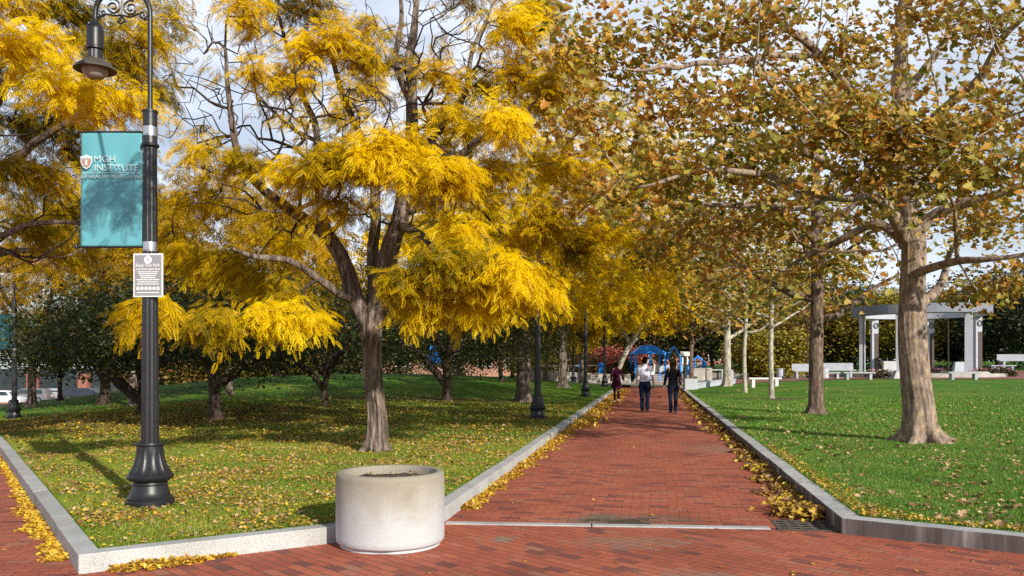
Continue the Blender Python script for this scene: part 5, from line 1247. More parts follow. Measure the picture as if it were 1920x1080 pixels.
for s_, z_, w_2 in (('Boston Parks Rules Please Follow',.062,.25),('Dogs must be leashed',.034,.22),('No alcoholic beverages',.014,.19),('No littering',-.006,.165),('No motor vehicles',-.026,.155),('No skating, no bicycles',-.046,.24),('Please use trash barrels',-.068,.21),('Closed from dusk to dawn',-.090,.23)):
    mb = MB(); rr = random.Random(len(s_)); xx = -w_2/2       # fine print: too small to read, set as short word strokes
    while xx < w_2/2-.008:
        ln = min(rr.uniform(.014,.036), w_2/2-xx); mb.box((xx+ln/2,-.0035,z_), (ln,.002,.0085)); xx += ln+.005
    mb.build('small_print', wt, g)
for k in range(6):
    mb = MB(); ringplate(mb, -.105+k*.042, -.135, .0165); o = mb.build('pictogram', wt, g)
    mb = MB(); mb.box((-.105+k*.042,-.0055,-.135), (.014,.001,.003+.002*(k%3))); mb.build('pictogram_mark', M_['sign_grey'], o)
mb = MB(); mb.box((0,-.0035,-.178), (.23,.002,.008)); mb.build('small_print', wt, g)

# ------------------------------------------------------------------ memorial
mcx, mcy = (1725-960)*60/F, 60.0; mz = .95
g = empty('memorial_pavilion', (mcx, mcy, mz), 0, 'open circular memorial of pale pillars carrying a ring beam with its outer shade painted grey, behind the big plane tree', 'memorial')
R1 = 4.3; zt0 = CAMZ-(592-HZ)*60/F-mz; zt1 = zt0+.62
n = 56
M_['beam_shaded'] = simple('beam_shaded', (.20,.22,.26), rough=.7, var=.08, scale=1.5)  # dark grey paints the shade on the fascia's outward face
for nm, ra, rb, mt in (('outer_fascia', R1+.28, R1-.02, 'beam_shaded'), ('inner_beam', R1-.023, R1-.42, 'white_stone')):  # ring split so its outer shell looks shaded, its inner shell sunlit
    mb = MB(); V = []
    for k in range(n):
        a = 2*math.pi*k/n
        for r_, z_ in ((ra,zt0),(ra,zt1),(rb,zt1),(rb,zt0)): V.append((r_*math.cos(a), r_*math.sin(a), z_-(.04 if nm == 'inner_beam' and z_ == zt0 else 0)))
    mb.add(V, [(4*k+q, 4*k+(q+1)%4, 4*((k+1)%n)+(q+1)%4, 4*((k+1)%n)+q) for k in range(n) for q in range(4)]); mb.build(nm, M_[mt], g)
for a_, w_c, panel in ((184,.40,0),(226,.34,0),(111,.50,1),(55,.52,1),(3,.46,1),(-73,.50,0)):
    a = math.radians(a_); cx, cy = R1*math.cos(a)*1.0, R1*math.sin(a)*1.0; rz = a+math.pi/2 if panel else .0
    mb = MB(); mb.box((cx,cy,zt0/2), (w_c,.34,zt0), rz=0 if panel else math.radians(-28)); c_ = mb.build('pillar', M_['white_stone'], g, bevel=.02)
    if panel:
        d = np.array([0.,1.]); q = np.array([cx+w_c*.16,cy])-d*.18; rz_ = 0
        mb = MB(); mb.box((q[0],q[1],(zt0-1.15)/2), (w_c*.62,.03,zt0-1.15), rz=rz_); mb.build('bronze_panel', M_['dark_panel'], c_)
        q2 = np.array([cx+w_c*.1,cy])-d*.18; t_ = np.array([-d[1],d[0]])
        mb = MB()
        for rr_, wd in ((.18,.03),(.10,.02)):
            pts = [(q2[0]+t_[0]*rr_*math.cos(s), q2[1]+t_[1]*rr_*math.cos(s), zt0-.55+rr_*1.15*math.sin(s)) for s in np.linspace(0,2*math.pi,20)]
            mb.tube(pts, wd, n=6)
        mb.build('seal', M_['black_matte'], c_)
mb = MB(); mb.lathe([(R1+1.4,-.5),(R1+1.4,.0),(R1+.9,.0),(R1+.9,.0)], n=56)
o = mb.build('plinth', M_['concrete'], g)
mb = MB(); mb.lathe([(.05,zt1),(.07,zt1+.1),(.05,zt1+.25),(.26,zt1+.35),(.30,zt1+.6),(.18,zt1+.85),(.05,zt1+.95)], (R1*math.cos(math.radians(-73)),R1*math.sin(math.radians(-73)),0), n=16); mb.build('finial', M_['white_stone'], g, smooth=True)

M_['bench_stone'] = simple('bench_stone', (.36,.38,.42), rough=.8, var=.12, scale=2)
GBN = 'pale stone benches round the memorial'
def slab_bench(px, D, L_, rz, label, group=GBN, mat='bench_stone', h=.45, back=False, zoff=0.0):
    x, y, z = at(px, D, zoff); g = empty('park_bench', (x,y,z), rz, label, 'bench', group)
    mb = MB(); mb.box((0,0,h-.04), (L_,.46,.08)); mb.build('seat', M_[mat], g, bevel=.012)
    for s in (-1,1): mb = MB(); mb.box((s*L_*.36,0,(h-.10)/2-.06), (.16,.36,h-.10+.12)); mb.build('leg', M_[mat], g, bevel=.01)
    if back: mb = MB(); mb.box((0,.24,h+.22), (L_,.07,.46)); mb.build('backrest', M_[mat], g, bevel=.012)
    return g
slab_bench(1433, 45, 1.75, 0, 'white slab bench behind the two thin white trunks', h=.48, mat='white_paint')
slab_bench(1609, 50, 1.95, .03, 'pale slab bench on the grass edge left of the memorial pillar')
slab_bench(1806, 50, 1.9, -.03, 'pale slab bench on the grass edge right of the big plane trunk')
slab_bench(1548, 53, 2.1, .2, 'grey slab bench just right of the second plane trunk')
slab_bench(1508, 57, 1.6, .1, 'long pale bench with a back, left of the second plane trunk', back=True, h=.42, zoff=.15)
slab_bench(1572, 58, 2.3, .05, 'long pale bench with a back, right of the second plane trunk', back=True, h=.42, zoff=.15)
slab_bench(1880, 58, 1.6, -.2, 'grey slab bench beside the pink flower bed', zoff=.3)
slab_bench(1905, 64, 2.6, -.1, 'grey bench with a back at the right edge under the dark evergreen', back=True, zoff=.55)
def block(px, D, w, h, d, name, label, cat, mat='white_stone', zoff=0, rz=0, taper=1.0, group=None):
    x, y, z = at(px, D, zoff); g = MB(); g.box((0,0,h/2-.1), (w,d,h+.2), rz=rz, taper=taper); o = g.build(name, M_[mat], None, bevel=.02); o.location = (x,y,z)
    return tag(o, label, cat, group)
block(1667, 54.5, .84, 1.0, .3, 'memorial_stone', 'upright pale inscribed stone slab between the memorial pillars', 'monument', 'pale_granite', .1)
block(1691, 51.5, 1.5, .5, .7, 'stone_ramp', 'low sloping pale stone half hidden behind the big plane trunk', 'stone block', 'pale_granite', taper=.55)
block(1803, 57.5, 1.3, .7, .4, 'stone_wedge', 'pale stone wedge beside the right memorial pillar', 'stone block', 'white_stone', .3, taper=.75)
block(1808, 55.5, 3.4, .38, 2.2, 'stone_step', 'grey stone step under the right memorial pillar', 'step', 'concrete', 0, taper=.7)
def bin_(px, D, label, r=.28, h=.7):
    x, y, z = at(px, D, .05); g = empty('litter_bin', (x,y,z), 0, label, 'litter bin', 'pale round litter bins')
    mb = MB(); mb.lathe([(r*.9,-.1),(r,.02),(r,h*.9),(r*.95,h*.93)], n=20); mb.build('body', M_['white_stone'], g, smooth=True)
    mb = MB(); mb.lathe([(r*1.05,h*.92),(r*1.05,h*.98),(r*.6,h*1.02),(r*.5,h*1.0)], n=20); mb.build('rim', M_['concrete'], g, smooth=True)
bin_(1463.5, 58, 'round pale bin at the far edge of the lawn by the yellow bush'); bin_(1545.5, 56, 'round pale bin between the two benches with backs')
# flower beds
def flowers(px, D, w, label, seed, n=260, leaf='pink'):
    r = np.random.default_rng(seed); x, y, z = at(px, D, .05); g = empty('flower_bed', (x,y,z), 0, label, 'flower bed', 'flower beds at the memorial')
    P = np.stack([x+r.uniform(-w/2,w/2,n), y+r.uniform(-.4,.4,n), z+r.uniform(.05,.55,n)],1)
    V, Fs, ti = broad(P, 3, .06, .13, OVAL, r, r.uniform(0,1,n)); link('blossoms', arr_mesh('blossoms', V, Fs, ti), M_[leaf], g)
    P = np.stack([x+r.uniform(-w/2,w/2,n), y+r.uniform(-.45,.45,n), z+r.uniform(.0,.45,n)],1)
    V, Fs, ti = broad(P, 12, .10, .13, OVAL, r, r.uniform(0,1,n)); link('foliage', arr_mesh('foliage', V, Fs, ti), M_['leaf_green'], g); localise(g)
flowers(1648, 52.5, 1.4, 'small bed of pink flowers left of the low sloping stone', 201, 90)
flowers(1858, 56, 3.0, 'bed of pink roses to the right of the memorial pillar', 202)
flowers(1768, 58, 2.2, 'pink flowers between the pillars right of the big plane trunk', 203, 120)
for i, (px, D, h, lb) in enumerate(((1514,60,5.2,'thin dark pole right of the second plane trunk'),(1619,58,5,'thin pole just inside the left memorial pillar'),(1778,66,5.5,'dark lamp pole behind the right half of the memorial'))):
    x, y, z = at(px, D); g = empty('lamp_pole', (x,y,z), 0, lb, 'lamp pole', 'plain poles behind the memorial')
    mb = MB(); mb.lathe([(.09,-.1),(.09,.3),(.055,.4),(.045,h)], n=12); mb.build('shaft', M_['bark_dark'], g, smooth=True)
    mb = MB(); mb.lathe([(.05,h-.01),(.12,h+.05),(.14,h+.3),(.02,h+.42)], n=12); mb.build('lantern', M_['black_metal'], g, smooth=True)

# ------------------------------------------------------------------ walls and playground at the end of the path
def run_wall(name, pts, h, w, mat, label, cat, cap=None, zb=None):
    x, y, z = pts[0][0], pts[0][1], 0
    g = empty(name, (pts[0][0],pts[0][1],Hs(*pts[0])), 0, label, cat)
    mb = MB(); mc = MB()
    for (a, b) in zip(pts[:-1], pts[1:]):
        a = np.array(a); b = np.array(b); d = (b-a)/np.linalg.norm(b-a); n = v2(-d[1],d[0])
        za, z2 = (Hs(*a), Hs(*b)) if zb is None else (zb, zb)
        for m_, ww, z0, z1 in ((mb, w/2, -.3, h), (mc, w/2+.04, h+.001, h+.07)):
            q = [a-n*ww, b-n*ww, b+n*ww, a+n*ww]; zz = [za, z2, z2, za]
            m_.add([(p[0],p[1],k+z0) for p, k in zip(q, zz)]+[(p[0],p[1],k+z1) for p, k in zip(q, zz)], [(3,2,1,0),(4,5,6,7),(0,1,5,4),(1,2,6,5),(2,3,7,6),(3,0,4,7)])
    mb.build('wall', M_[mat], g); mc.build('coping', M_[cap or mat], g); localise(g); return g
def xy(px, D): return ((px-960)*D/F, D)
run_wall('retaining_wall', [xy(988,58.5), xy(1060,59.5), xy(1130,60), xy(1180,61)], .62, .35, 'concrete', 'grey concrete retaining wall at the far end of the left lawn', 'wall', 'concrete')
run_wall('white_wall', [xy(1290,47.5), xy(1312,49.0), xy(1345,50.5), xy(1372,52.5)], .26, .5, 'white_stone', 'low curved white wall at the far end of the right kerb', 'wall')
block(1294.5, 47.0, .72, .62, .5, 'white_stone_end', 'white stone block ending the low curved wall beside the black post', 'stone block', 'white_stone')
for px, lb in ((1357,'left'),(1369,'right')):
    block(px, 55, .36, .85, .3, 'white_block', 'upright white block standing beside its twin left of the flared pale trunk, the %s one' % lb, 'stone block', 'white_stone', group='pair of upright white blocks')
block(1329, 62, .42, .95, .4, 'stone_pier', 'brown stone pier at the right end of the playground wall', 'pier', 'concrete')
run_wall('playground_wall', [xy(1296,63.5), xy(1322,63.5)], .9, .3, 'concrete', 'short dark wall in the playground under the blue arches', 'wall')
g = empty('picnic_table', at(1346, 60), 0, 'grey picnic table on one post left of the pair of white blocks', 'table')
mb = MB(); mb.box((0,0,.78), (1.5,.8,.08)); mb.build('table_top', M_['concrete'], g, bevel=.01); mb = MB(); mb.lathe([(.22,-.1),(.08,.05),(.07,.74),(.2,.74)], n=12); mb.build('post', M_['black_metal'], g)
# rail with blue panels
g = empty('railing', at(1066, 63), 0, 'thin white railing with two blue end panels above the retaining wall', 'railing')
bx, by, bz = at(1066,63); ztop = CAMZ-(686-HZ)*63/F; zlow = CAMZ-(701-HZ)*63/F
mb = MB(); mb.tube([(W(1010,686,63)[0],63,ztop),(W(1122,685,63)[0],63,ztop+.03)], .035, n=8)
for px in (1010,1040,1066,1095): mb.tube([(W(px,0,63)[0],63,ztop),(W(px,0,63)[0],63,Hs(W(px,0,63)[0],63)-.1)], .025, n=6)
mb.build('rail', M_['white_paint'], g)
for px, wd in ((1127,.42),(1088,.22)):
    c = W(px,0,63)[0]; zlo = Hs(c,63)-.1; zh = CAMZ-(680-HZ)*63/F; mb = MB()
    mb.box((c,62.93,(zlo+zh)/2), (wd,.05,zh-zlo)); 
    mb.box((c,62.90,zh-.35), (wd*.3,.02,.5)); mb.build('panel', M_['blue'], g)
localise(g)
# playground climbing frame
g = empty('climbing_frame', at(1217, 66), 0, 'blue playground climbing frame with a pyramid roof at the end of the path', 'playground equipment')
gx0 = W(1217,0,66)[0]; g0 = .08
def zz(py, D=66): return CAMZ-(py-HZ)*D/F
def px_(px, D=66): return W(px,0,D)[0]
mb = MB(); xa, xb, ya, yb = px_(1187), px_(1245), 65, 67.6; xm = (xa+xb)/2; ym = (ya+yb)/2
e0, e1 = zz(662), zz(659)
V = [(xa-.05,ya,e0),(xb+.05,ya,e0),(xb+.05,yb,e0),(xa-.05,yb,e0),(xm-.55,ym-.3,zz(648)),(xm+.55,ym-.3,zz(648)),(xm+.55,ym+.3,zz(648)),(xm-.55,ym+.3,zz(648)),(xm,ym,zz(646))]
V += [(v[0],v[1],v[2]-.08) for v in V[:4]]
mb.add(V, [(0,1,5,4),(1,2,6,5),(2,3,7,6),(3,0,4,7),(4,5,8),(5,6,8),(6,7,8),(7,4,8),(9,10,1,0),(10,11,2,1),(11,12,3,2),(12,9,0,3),(12,11,10,9)]); mb.build('roof', M_['blue'], g)
for X_, Y_ in ((xa+.08,ya+.1),(xb-.08,ya+.1),(xa+.08,yb-.1),(xb-.08,yb-.1),(xm,ya+.1)):
    mb = MB(); mb.box((X_,Y_,(e0+g0)/2-.05), (.16,.16,e0-g0+.1)); mb.build('post', M_['blue'], g)
mb = MB(); mb.box((xm,ym,zz(698)), (xb-xa-.2,2.2,.1)); mb.build('deck', M_['concrete'], g)
for k in range(4): mb = MB(); mb.box((xm+.2,ya-.15-.3*k,zz(698)-.16-.17*k), (1.3,.3,.05)); mb.build('step', M_['concrete'], g)
mb = MB(); pts = [(xm-.28+.0,ya+.0,zz(700)),(xm-.28,ya,zz(684)),(xm-.2,ya,zz(676)),(xm,ya,zz(673)),(xm+.2,ya,zz(676)),(xm+.28,ya,zz(684)),(xm+.28,ya,zz(700))]; mb.tube(pts, .045, n=8); mb.build('hoop', M_['white_paint'], g)
for c_ in (xa+.5, xb-.5): mb = MB(); mb.box((c_,ya+.05,zz(691)), (.8,.05,.55)); mb.build('side_panel', M_['white_stone'], g)
mb = MB(); mb.tube([(xa+.6,ya,zz(690)),(xa+.2,ya-1.2,zz(702)),(xa-.3,ya-2.4,zz(713))], .16, n=10); mb.build('slide', M_['concrete'], g, smooth=True)
mb = MB()
for c0, c1, c2, zt_ in ((1247,1257,1271,651),): mb.tube([(px_(c0),ya,zz(672)),(px_(c1),ya,zz(zt_)),(px_(c1)+.15,ya,zz(zt_+1)),(px_(c2),ya,zz(670)),(px_(c2),ya,zz(705))], .085, n=8)
mb.build('bar_arch', M_['blue'], g); mb = MB(); mb.box((px_(1261),ya+.2,zz(690)), (1.3,.06,.5)); mb.build('net_panel', M_['white_stone'], g)
localise(g)
g = empty('blue_slide_tower', at(1307, 68), 0, 'low blue playground unit with a sloping arch behind the far plane trunk', 'playground equipment')
mb = MB(); D_ = 68
mb.tube([(px_(1300,D_),D_,zz(676,D_)),(px_(1308,D_),D_,zz(668,D_)),(px_(1323,D_),D_,zz(681,D_)),(px_(1323,D_),D_,zz(703,D_))], .10, n=8); mb.build('bar_arch', M_['blue'], g)
for c_, w_p, t_ in ((1292,.30,676),(1300,.26,680),(1319,.4,683)): mb = MB(); mb.box((px_(c_,D_),D_,(zz(t_,D_)+zz(703,D_))/2), (w_p,.4,zz(t_,D_)-zz(703,D_))); mb.build('blue_panel', M_['blue'], g)
mb = MB(); mb.box((px_(1309,D_),D_,zz(690,D_)), (.55,.3,.9)); mb.build('grey_panel', M_['concrete'], g); localise(g)
g = empty('notice_board', at(1285, 50), 0, 'white notice board on a black post where the right kerb ends', 'sign')
mb = MB(); c = px_(1284.5,50); mb.box((c,50,zz(663.5,50)), (.56,.06,.26)); mb.box((c,49.96,zz(663.5,50)), (.4,.02,.04)); mb.build('board', M_['white_paint'], g, bevel=.01)
for s in (-.14,.14): mb = MB(); mb.box((c+s,50,zz(676,50)), (.07,.05,.48)); mb.build('bracket', M_['white_paint'], g)
M_['darkgreen'] = simple('dark_green_post', (.015,.03,.025), rough=.5)
mb = MB(); mb.lathe([(.11,-.1),(.11,1.0),(.06,1.05),(.055,zz(668,50)-Hs(c,50))], (c,50.0,Hs(c,50)), n=14); mb.build('post', M_['darkgreen'], g); localise(g)

# ------------------------------------------------------------------ parked cars
def car(px, D, col, label, rz=0.0, Lc=4.5, Hc=1.6, suv=True):
    x, y = xy(px, D); z = Hs(x, y)+.03; g = empty('parked_car', (x,y,z), rz, label, 'car', 'cars parked beyond the left lawn')
    pr_ = [(-Lc/2,.35),(-Lc/2,.95 if suv else .85),(-Lc/2+.25,1.02),(-Lc/2+(.35 if suv else .9),Hc-.12),(-Lc/2+(.8 if suv else 1.5),Hc),(.55,Hc),(.95,Hc-.18),(1.35,1.02),(Lc/2-.25,.88),(Lc/2,.72),(Lc/2,.32)]
    mb = MB(); n = len(pr_); V = []
    for s, k in ((-.88,0),(-.80,1),(.80,1),(.88,0)):
        for (a, b) in pr_: V.append((a*(1 if k == 0 else 1), s if b < 1.1 or k else s*.82, b))
    mb = MB(); Vs = [(a, -.88 if b < 1.1 else -.70, b) for a, b in pr_]+[(a, .88 if b < 1.1 else .70, b) for a, b in pr_]
    mb.add(Vs, [tuple(range(n)), tuple(range(2*n-1,n-1,-1))]+[(i,(i+1)%n,n+(i+1)%n,n+i) for i in range(n)]); mb.build('body', M_[col], g, bevel=.04, smooth=True)
    for nm, (a0, a1, b0, b1) in (('side_window',(-Lc/2+.45 if suv else -Lc/2+1.1,-.25,1.06,Hc-.12)),('side_window',(-.15,.95,1.06,Hc-.12))):
        for s in (-1,1):
            sl = .25 if a1 > 0 else .0; bl = .15 if a0 < -1 else 0
            ya_, yb_ = s*.885, s*.735; mb = MB(); mb.add([(a0,ya_,b0),(a1+sl*.6,ya_,b0),(a1-sl,yb_,b1),(a0+bl,yb_,b1)], [(0,1,2,3)]); mb.build(nm, M_['darkglass'], g)
    mb = MB(); mb.add([(1.40,-.72,1.02),(1.40,.72,1.02),(.99,.62,Hc-.17),(.99,-.62,Hc-.17)], [(0,1,2,3)]); mb.build('windscreen', M_['darkglass'], g)
    for sx in (-1.35,1.38):
        for sy in (-.86,.86):
            mb = MB(); pts = [(.33*math.cos(a), .33*math.sin(a)) for a in np.linspace(0,2*math.pi,21)[:-1]]
            Vv = [(sx+p[0], sy-.1, .33+p[1]) for p in pts]+[(sx+p[0], sy+.1, .33+p[1]) for p in pts]
            mb.add(Vv, [tuple(range(20)), tuple(range(39,19,-1))]+[(i,(i+1)%20,20+(i+1)%20,20+i) for i in range(20)]); w_o = mb.build('wheel', M_['tyre'], g)
            mb = MB(); Vv = [(sx+p[0]*.6, sy+(.105 if sy>0 else -.105), .33+p[1]*.6) for p in pts]; mb.add(Vv, [tuple(range(20))]); mb.build('rim', M_['rim'], w_o)
    for s in (-.68,.68): mb = MB(); mb.box((-Lc/2-.01,s,.88), (.04,.22,.16)); mb.build('tail_lamp', M_['red_lamp'], g); mb = MB(); mb.box((Lc/2-.02,s,.72), (.06,.3,.12)); mb.build('headlight', M_['white_paint'], g)
    return g
car(4, 90, 'car_white', 'white car at the left edge of the picture behind the far lamp', rz=.1)
car(56, 92, 'car_grey', 'grey estate car parked right of the far lamp', rz=math.pi+.05)
car(100, 95, 'car_silver', 'silver car parked behind the grey one', rz=.05, Hc=1.45, suv=False)
car(160, 90, 'car_dark', 'dark car half hidden by the grass rise', rz=.05, Hc=1.45, suv=False)
# ------------------------------------------------------------------ buildings
def facade_building(name, x0, x1, y, zbase, ztop, mat, label, rows, win_mat, frame_mat, cat='building', depth=20, roof=None, cols=8, pier=None):
    g = empty(name, ((x0+x1)/2, y, zbase), 0, label, cat)
    mb = MB(); mb.box(((x0+x1)/2, y+depth/2, (zbase+ztop)/2), (x1-x0, depth, ztop-zbase)); mb.build('wall', M_[mat], g)
    W_ = (x1-x0)/cols
    for (za, zc_, frac) in rows:
        for k in range(cols):
            cx = x0+(k+.5)*W_; w_w = W_*frac; hh = zc_-za
            mb = MB(); mb.box((cx, y-.03, (za+zc_)/2), (w_w, .1, hh)); wo = mb.build('window', M_[win_mat], g)
            mb = MB(); t = .12
            nv = 3; 
            for q in range(nv+1): mb.box((cx-w_w/2+w_w*q/nv, y-.12, (za+zc_)/2), (t,.12,hh+t))
            nh = max(1, int(hh/1.6))
            for q in range(nh+1): mb.box((cx, y-.125, za+hh*q/nh), (w_w+t,.10,t))
            mb.build('frame', M_[frame_mat], wo)
    if roof: roof(g)
    localise(g); return g
def roofA(g):
    mb = MB(); mb.box((-67,108.5,13.9), (38.4,20.6,1.6)); mb.box((-67,108.5,12.9), (38.8,21.0,.5)); mb.build('cornice', M_['brickpale'], g)
    for cx in (-67,-61.5,-56.5,-51.5):
        mb = MB(); mb.add([(cx-1.4,100,14.7),(cx+1.4,100,14.7),(cx+1.4,103,14.7),(cx-1.4,103,14.7),(cx-.35,101,16.3),(cx+.35,101,16.3),(cx+.35,102,16.3),(cx-.35,102,16.3)], [(3,2,1,0),(4,5,6,7),(0,1,5,4),(1,2,6,5),(2,3,7,6),(3,0,4,7)]); sk = mb.build('skylight', M_['roof_grey'], g)
        mb = MB(); mb.box((cx,101.5,16.5), (1.0,1.0,.6)); mb.build('vent', M_['roof_grey'], sk)
facade_building('glazed_building', -86, -48, 98.5, -4.5, 13.2, 'white_stone', 'white and pink building with tall grid windows beyond the parked cars on the left', [(7.5,12.2,.84),(1.5,6.3,.84),(-3.0,.4,.8)], 'glass', 'white_paint', roof=roofA, cols=7)
g = empty('brick_shopfront', (-55, 97.4, -3.4), 0, 'low brick shopfront wall with dark windows behind the parked cars', 'building')
mb = MB(); mb.box((-57,97.6,-2.6), (50,.9,1.6))
for k in range(9): mb.box((-80+k*6,97.4,-1.6), (1.1,1.2,4.2))
mb.build('wall', M_['brickwall'], g); mb = MB()
mb.box((-57,97.75,-.3), (50,.4,2.6)); mb.build('window', M_['darkglass'], g); localise(g)
facade_building('brick_building', -22, 6, 122, -2, 8.5, 'brickpale', 'pinkish brick building glimpsed behind the crabapples', [(1.2,3.4,.5),(4.6,6.8,.5)], 'darkglass', 'white_paint', cols=7, depth=15)
facade_building('red_building', 8, 36, 140, 0, 7, 'brickwall', 'low red building far beyond the playground', [(2.2,4.6,.5)], 'darkglass', 'white_paint', cols=7, depth=15)
block(818, 70, 1.9, 1.5, 1.0, 'blue_canopy', 'blue playground canopy glimpsed between the limbs of the right crabapple', 'playground equipment', 'blue', 1.6, taper=.4)

# ------------------------------------------------------------------ people
def skin_body(name, nodes, edges, mat, parent, sub=2):
    """one continuous surface grown over a skeleton"""
    names = list(nodes); me = bpy.data.meshes.new(name)
    me.from_pydata([nodes[k][0] for k in names], [(names.index(a), names.index(b)) for a, b in edges], [])
    o = bpy.data.objects.new(name, me); C.objects.link(o)
    o.modifiers.new('skin', 'SKIN'); sd = o.modifiers.new('sub', 'SUBSURF'); sd.levels = sub; sd.render_levels = sub
    for i, k in enumerate(names):
        r_ = nodes[k][1]; r_ = r_ if hasattr(r_, '__len__') else (r_, r_)
        me.skin_vertices[0].data[i].radius = r_; me.skin_vertices[0].data[i].use_root = (i == 0)
    bpy.context.view_layer.update(); dg = bpy.context.evaluated_depsgraph_get()
    m2 = bpy.data.meshes.new_from_object(o.evaluated_get(dg)); bpy.data.objects.remove(o); m2.name = name
    return link(name, m2, mat, parent, smooth=True)
def person(loc, rz, label, h, pose, clothes, woman=False):
    """local +Y is the way the person walks; heights scaled to h"""
    k = h/1.78; g = empty('person', loc, rz, label, 'person')
    sw = .185 if not woman else .165; hipw = .095; g.scale = (k,k,k)
    p = pose; Nn = {}
    Nn['pelvis'] = ((0,0,.95),(.15,.11)); Nn['waist'] = ((0,0,1.10),(.135 if not woman else .115,.095)); Nn['chest'] = ((0,0,1.32),(.165 if not woman else .145,.11)); Nn['uchest'] = ((0,.0,1.43),(.13,.09))
    Nn['neck'] = ((0,.005,1.53),.055); Nn['skull0'] = ((0,.015,1.60),(.068,.08)); Nn['skull1'] = ((0,.012,1.68),(.078,.092)); Nn['skull2'] = ((0,.005,1.745),(.05,.06)); Nn['nose'] = ((0,.115,1.635),.014); Nn['chin'] = ((0,.085,1.575),.025)
    E = [('pelvis','waist'),('waist','chest'),('chest','uchest'),('uchest','neck'),('neck','skull0'),('skull0','skull1'),('skull1','skull2'),('skull0','nose'),('skull0','chin')]
    for s, sd in ((-1,'l'),(1,'r')):
        Nn['ear'+sd] = ((s*.085,.0,1.645),.016); E.append(('skull0','ear'+sd))
        hp, kn, an = p['leg'+sd]; Nn['hip'+sd] = ((s*hipw,hp,.90),.092); Nn['knee'+sd] = ((s*(hipw-.01)+p.get('kx'+sd,0),kn[0],kn[1]),.058); Nn['ankle'+sd] = ((s*(hipw-.02)+p.get('ax'+sd,0),an[0],an[1]),.04)
        Nn['calf'+sd] = (tuple(np.array(Nn['knee'+sd][0])*.68+np.array(Nn['ankle'+sd][0])*.32-np.array([0,.02,0])),.056)
        Nn['toe'+sd] = ((Nn['ankle'+sd][0][0]+s*.02,an[0]+.15*p.get('toe'+sd,(1,0))[0],an[1]-.05+p.get('toe'+sd,(1,0))[1]),(.04,.028))
        E += [('pelvis','hip'+sd),('hip'+sd,'knee'+sd),('knee'+sd,'calf'+sd),('calf'+sd,'ankle'+sd),('ankle'+sd,'toe'+sd)]
        Nn['sh'+sd] = ((s*sw,0,1.435),.06); el, wr = p['arm'+sd]; Nn['el'+sd] = ((s*(sw+el[0]),el[1],el[2]),.040); Nn['wr'+sd] = ((s*(sw+wr[0]),wr[1],wr[2]),.026)
        w = np.array(Nn['wr'+sd][0]); d = unit(w-np.array(Nn['el'+sd][0])); pl = w+d*.07; Nn['palm'+sd] = (tuple(pl),(.034,.018))
        E += [('uchest','sh'+sd),('sh'+sd,'el'+sd),('el'+sd,'wr'+sd),('wr'+sd,'palm'+sd)]
        for q, (off, ln) in enumerate(((-.027,.065),(-.009,.08),(.009,.075),(.027,.06))):
            b = pl+np.array([0,off,0])+d*.025; m_ = b+d*ln*.55+np.array([-s*.008,0,0]); t = m_+d*ln*.45+np.array([-s*.018,.0,0])
            Nn['fa%d'%q+sd] = (tuple(b),.009); Nn['fb%d'%q+sd] = (tuple(m_),.008); Nn['fc%d'%q+sd] = (tuple(t),.007); E += [('palm'+sd,'fa%d'%q+sd),('fa%d'%q+sd,'fb%d'%q+sd),('fb%d'%q+sd,'fc%d'%q+sd)]
        b = pl-d*.03+np.array([0,.035,0]); t = b+d*.045+np.array([-s*.01,.02,0]); Nn['th0'+sd] = (tuple(b),.010); Nn['th1'+sd] = (tuple(t),.008); E += [('palm'+sd,'th0'+sd),('th0'+sd,'th1'+sd)]
    skin_body('body', Nn, E, M_['skin'], g)
    P_ = lambda n_: np.array(Nn[n_][0])
    def limbtube(mb, names, radii, n=12):
        pts, rr_ = catmull(np.array([P_(a) if isinstance(a, str) else np.array(a) for a in names]), np.array(radii), .05); mb.tube(list(pts), list(rr_), n=n)
    c = clothes; rr = random.Random(int(h*1000))
    # trousers
    mb = MB(); mb.loft([(0,0,1.03,.158*c.get('hip',1),.115),(0,0,.97,.172*c.get('hip',1),.128),(0,-.005,.90,.178*c.get('hip',1),.135),(0,0,.83,.165*c.get('hip',1),.125)], n=20)
    for sd in 'lr':
        s_ = -1 if sd == 'l' else 1; hp = P_('hip'+sd); hp2 = hp+np.array([0,0,.03]); lw = c.get('legw',1)
        limbtube(mb, [hp2, hp*.55+P_('knee'+sd)*.45, 'knee'+sd, 'calf'+sd, P_('ankle'+sd)+np.array([0,-.005,c.get('cuff',.0)])], [.105*lw,.098*lw,.074*lw,.070*lw,.062*lw], 14)
    mb.build('trousers', M_[c['legs']], g, smooth=True)
    # top
    mb = MB(); W1 = c.get('topw',1.0)
    if c['kind'] == 'coat':
        rings = [(0,-.02,.60,.255,.20),(0,-.015,.70,.24,.185),(0,-.01,.84,.215,.165),(0,0,.98,.18,.145),(0,0,1.10,.158,.125),(0,0,1.25,.18,.13),(0,0,1.38,.19,.125),(0,0,1.46,.165,.105),(0,0,1.51,.09,.08),(0,0,1.56,.075,.075)]
        rings = [(a,b,z_,rx*(1+.03*math.sin(z_*30)),ry) for a,b,z_,rx,ry in rings]; mb.loft(rings, n=24)
        lows = [(0,.06)]
    else:
        zl = c.get('hem',.93)
        rings = [(0,0,zl,.178*W1,.135),(0,0,zl+.06,.176*W1,.132),(0,0,1.10,.160*W1,.125),(0,0,1.25,.182*W1,.130),(0,-.005,1.36,.192*W1,.128),(0,0,1.44,.17*W1,.108),(0,0,1.49,.11,.085),(0,0,1.53,.068,.068)]
        mb.loft(rings, n=24)
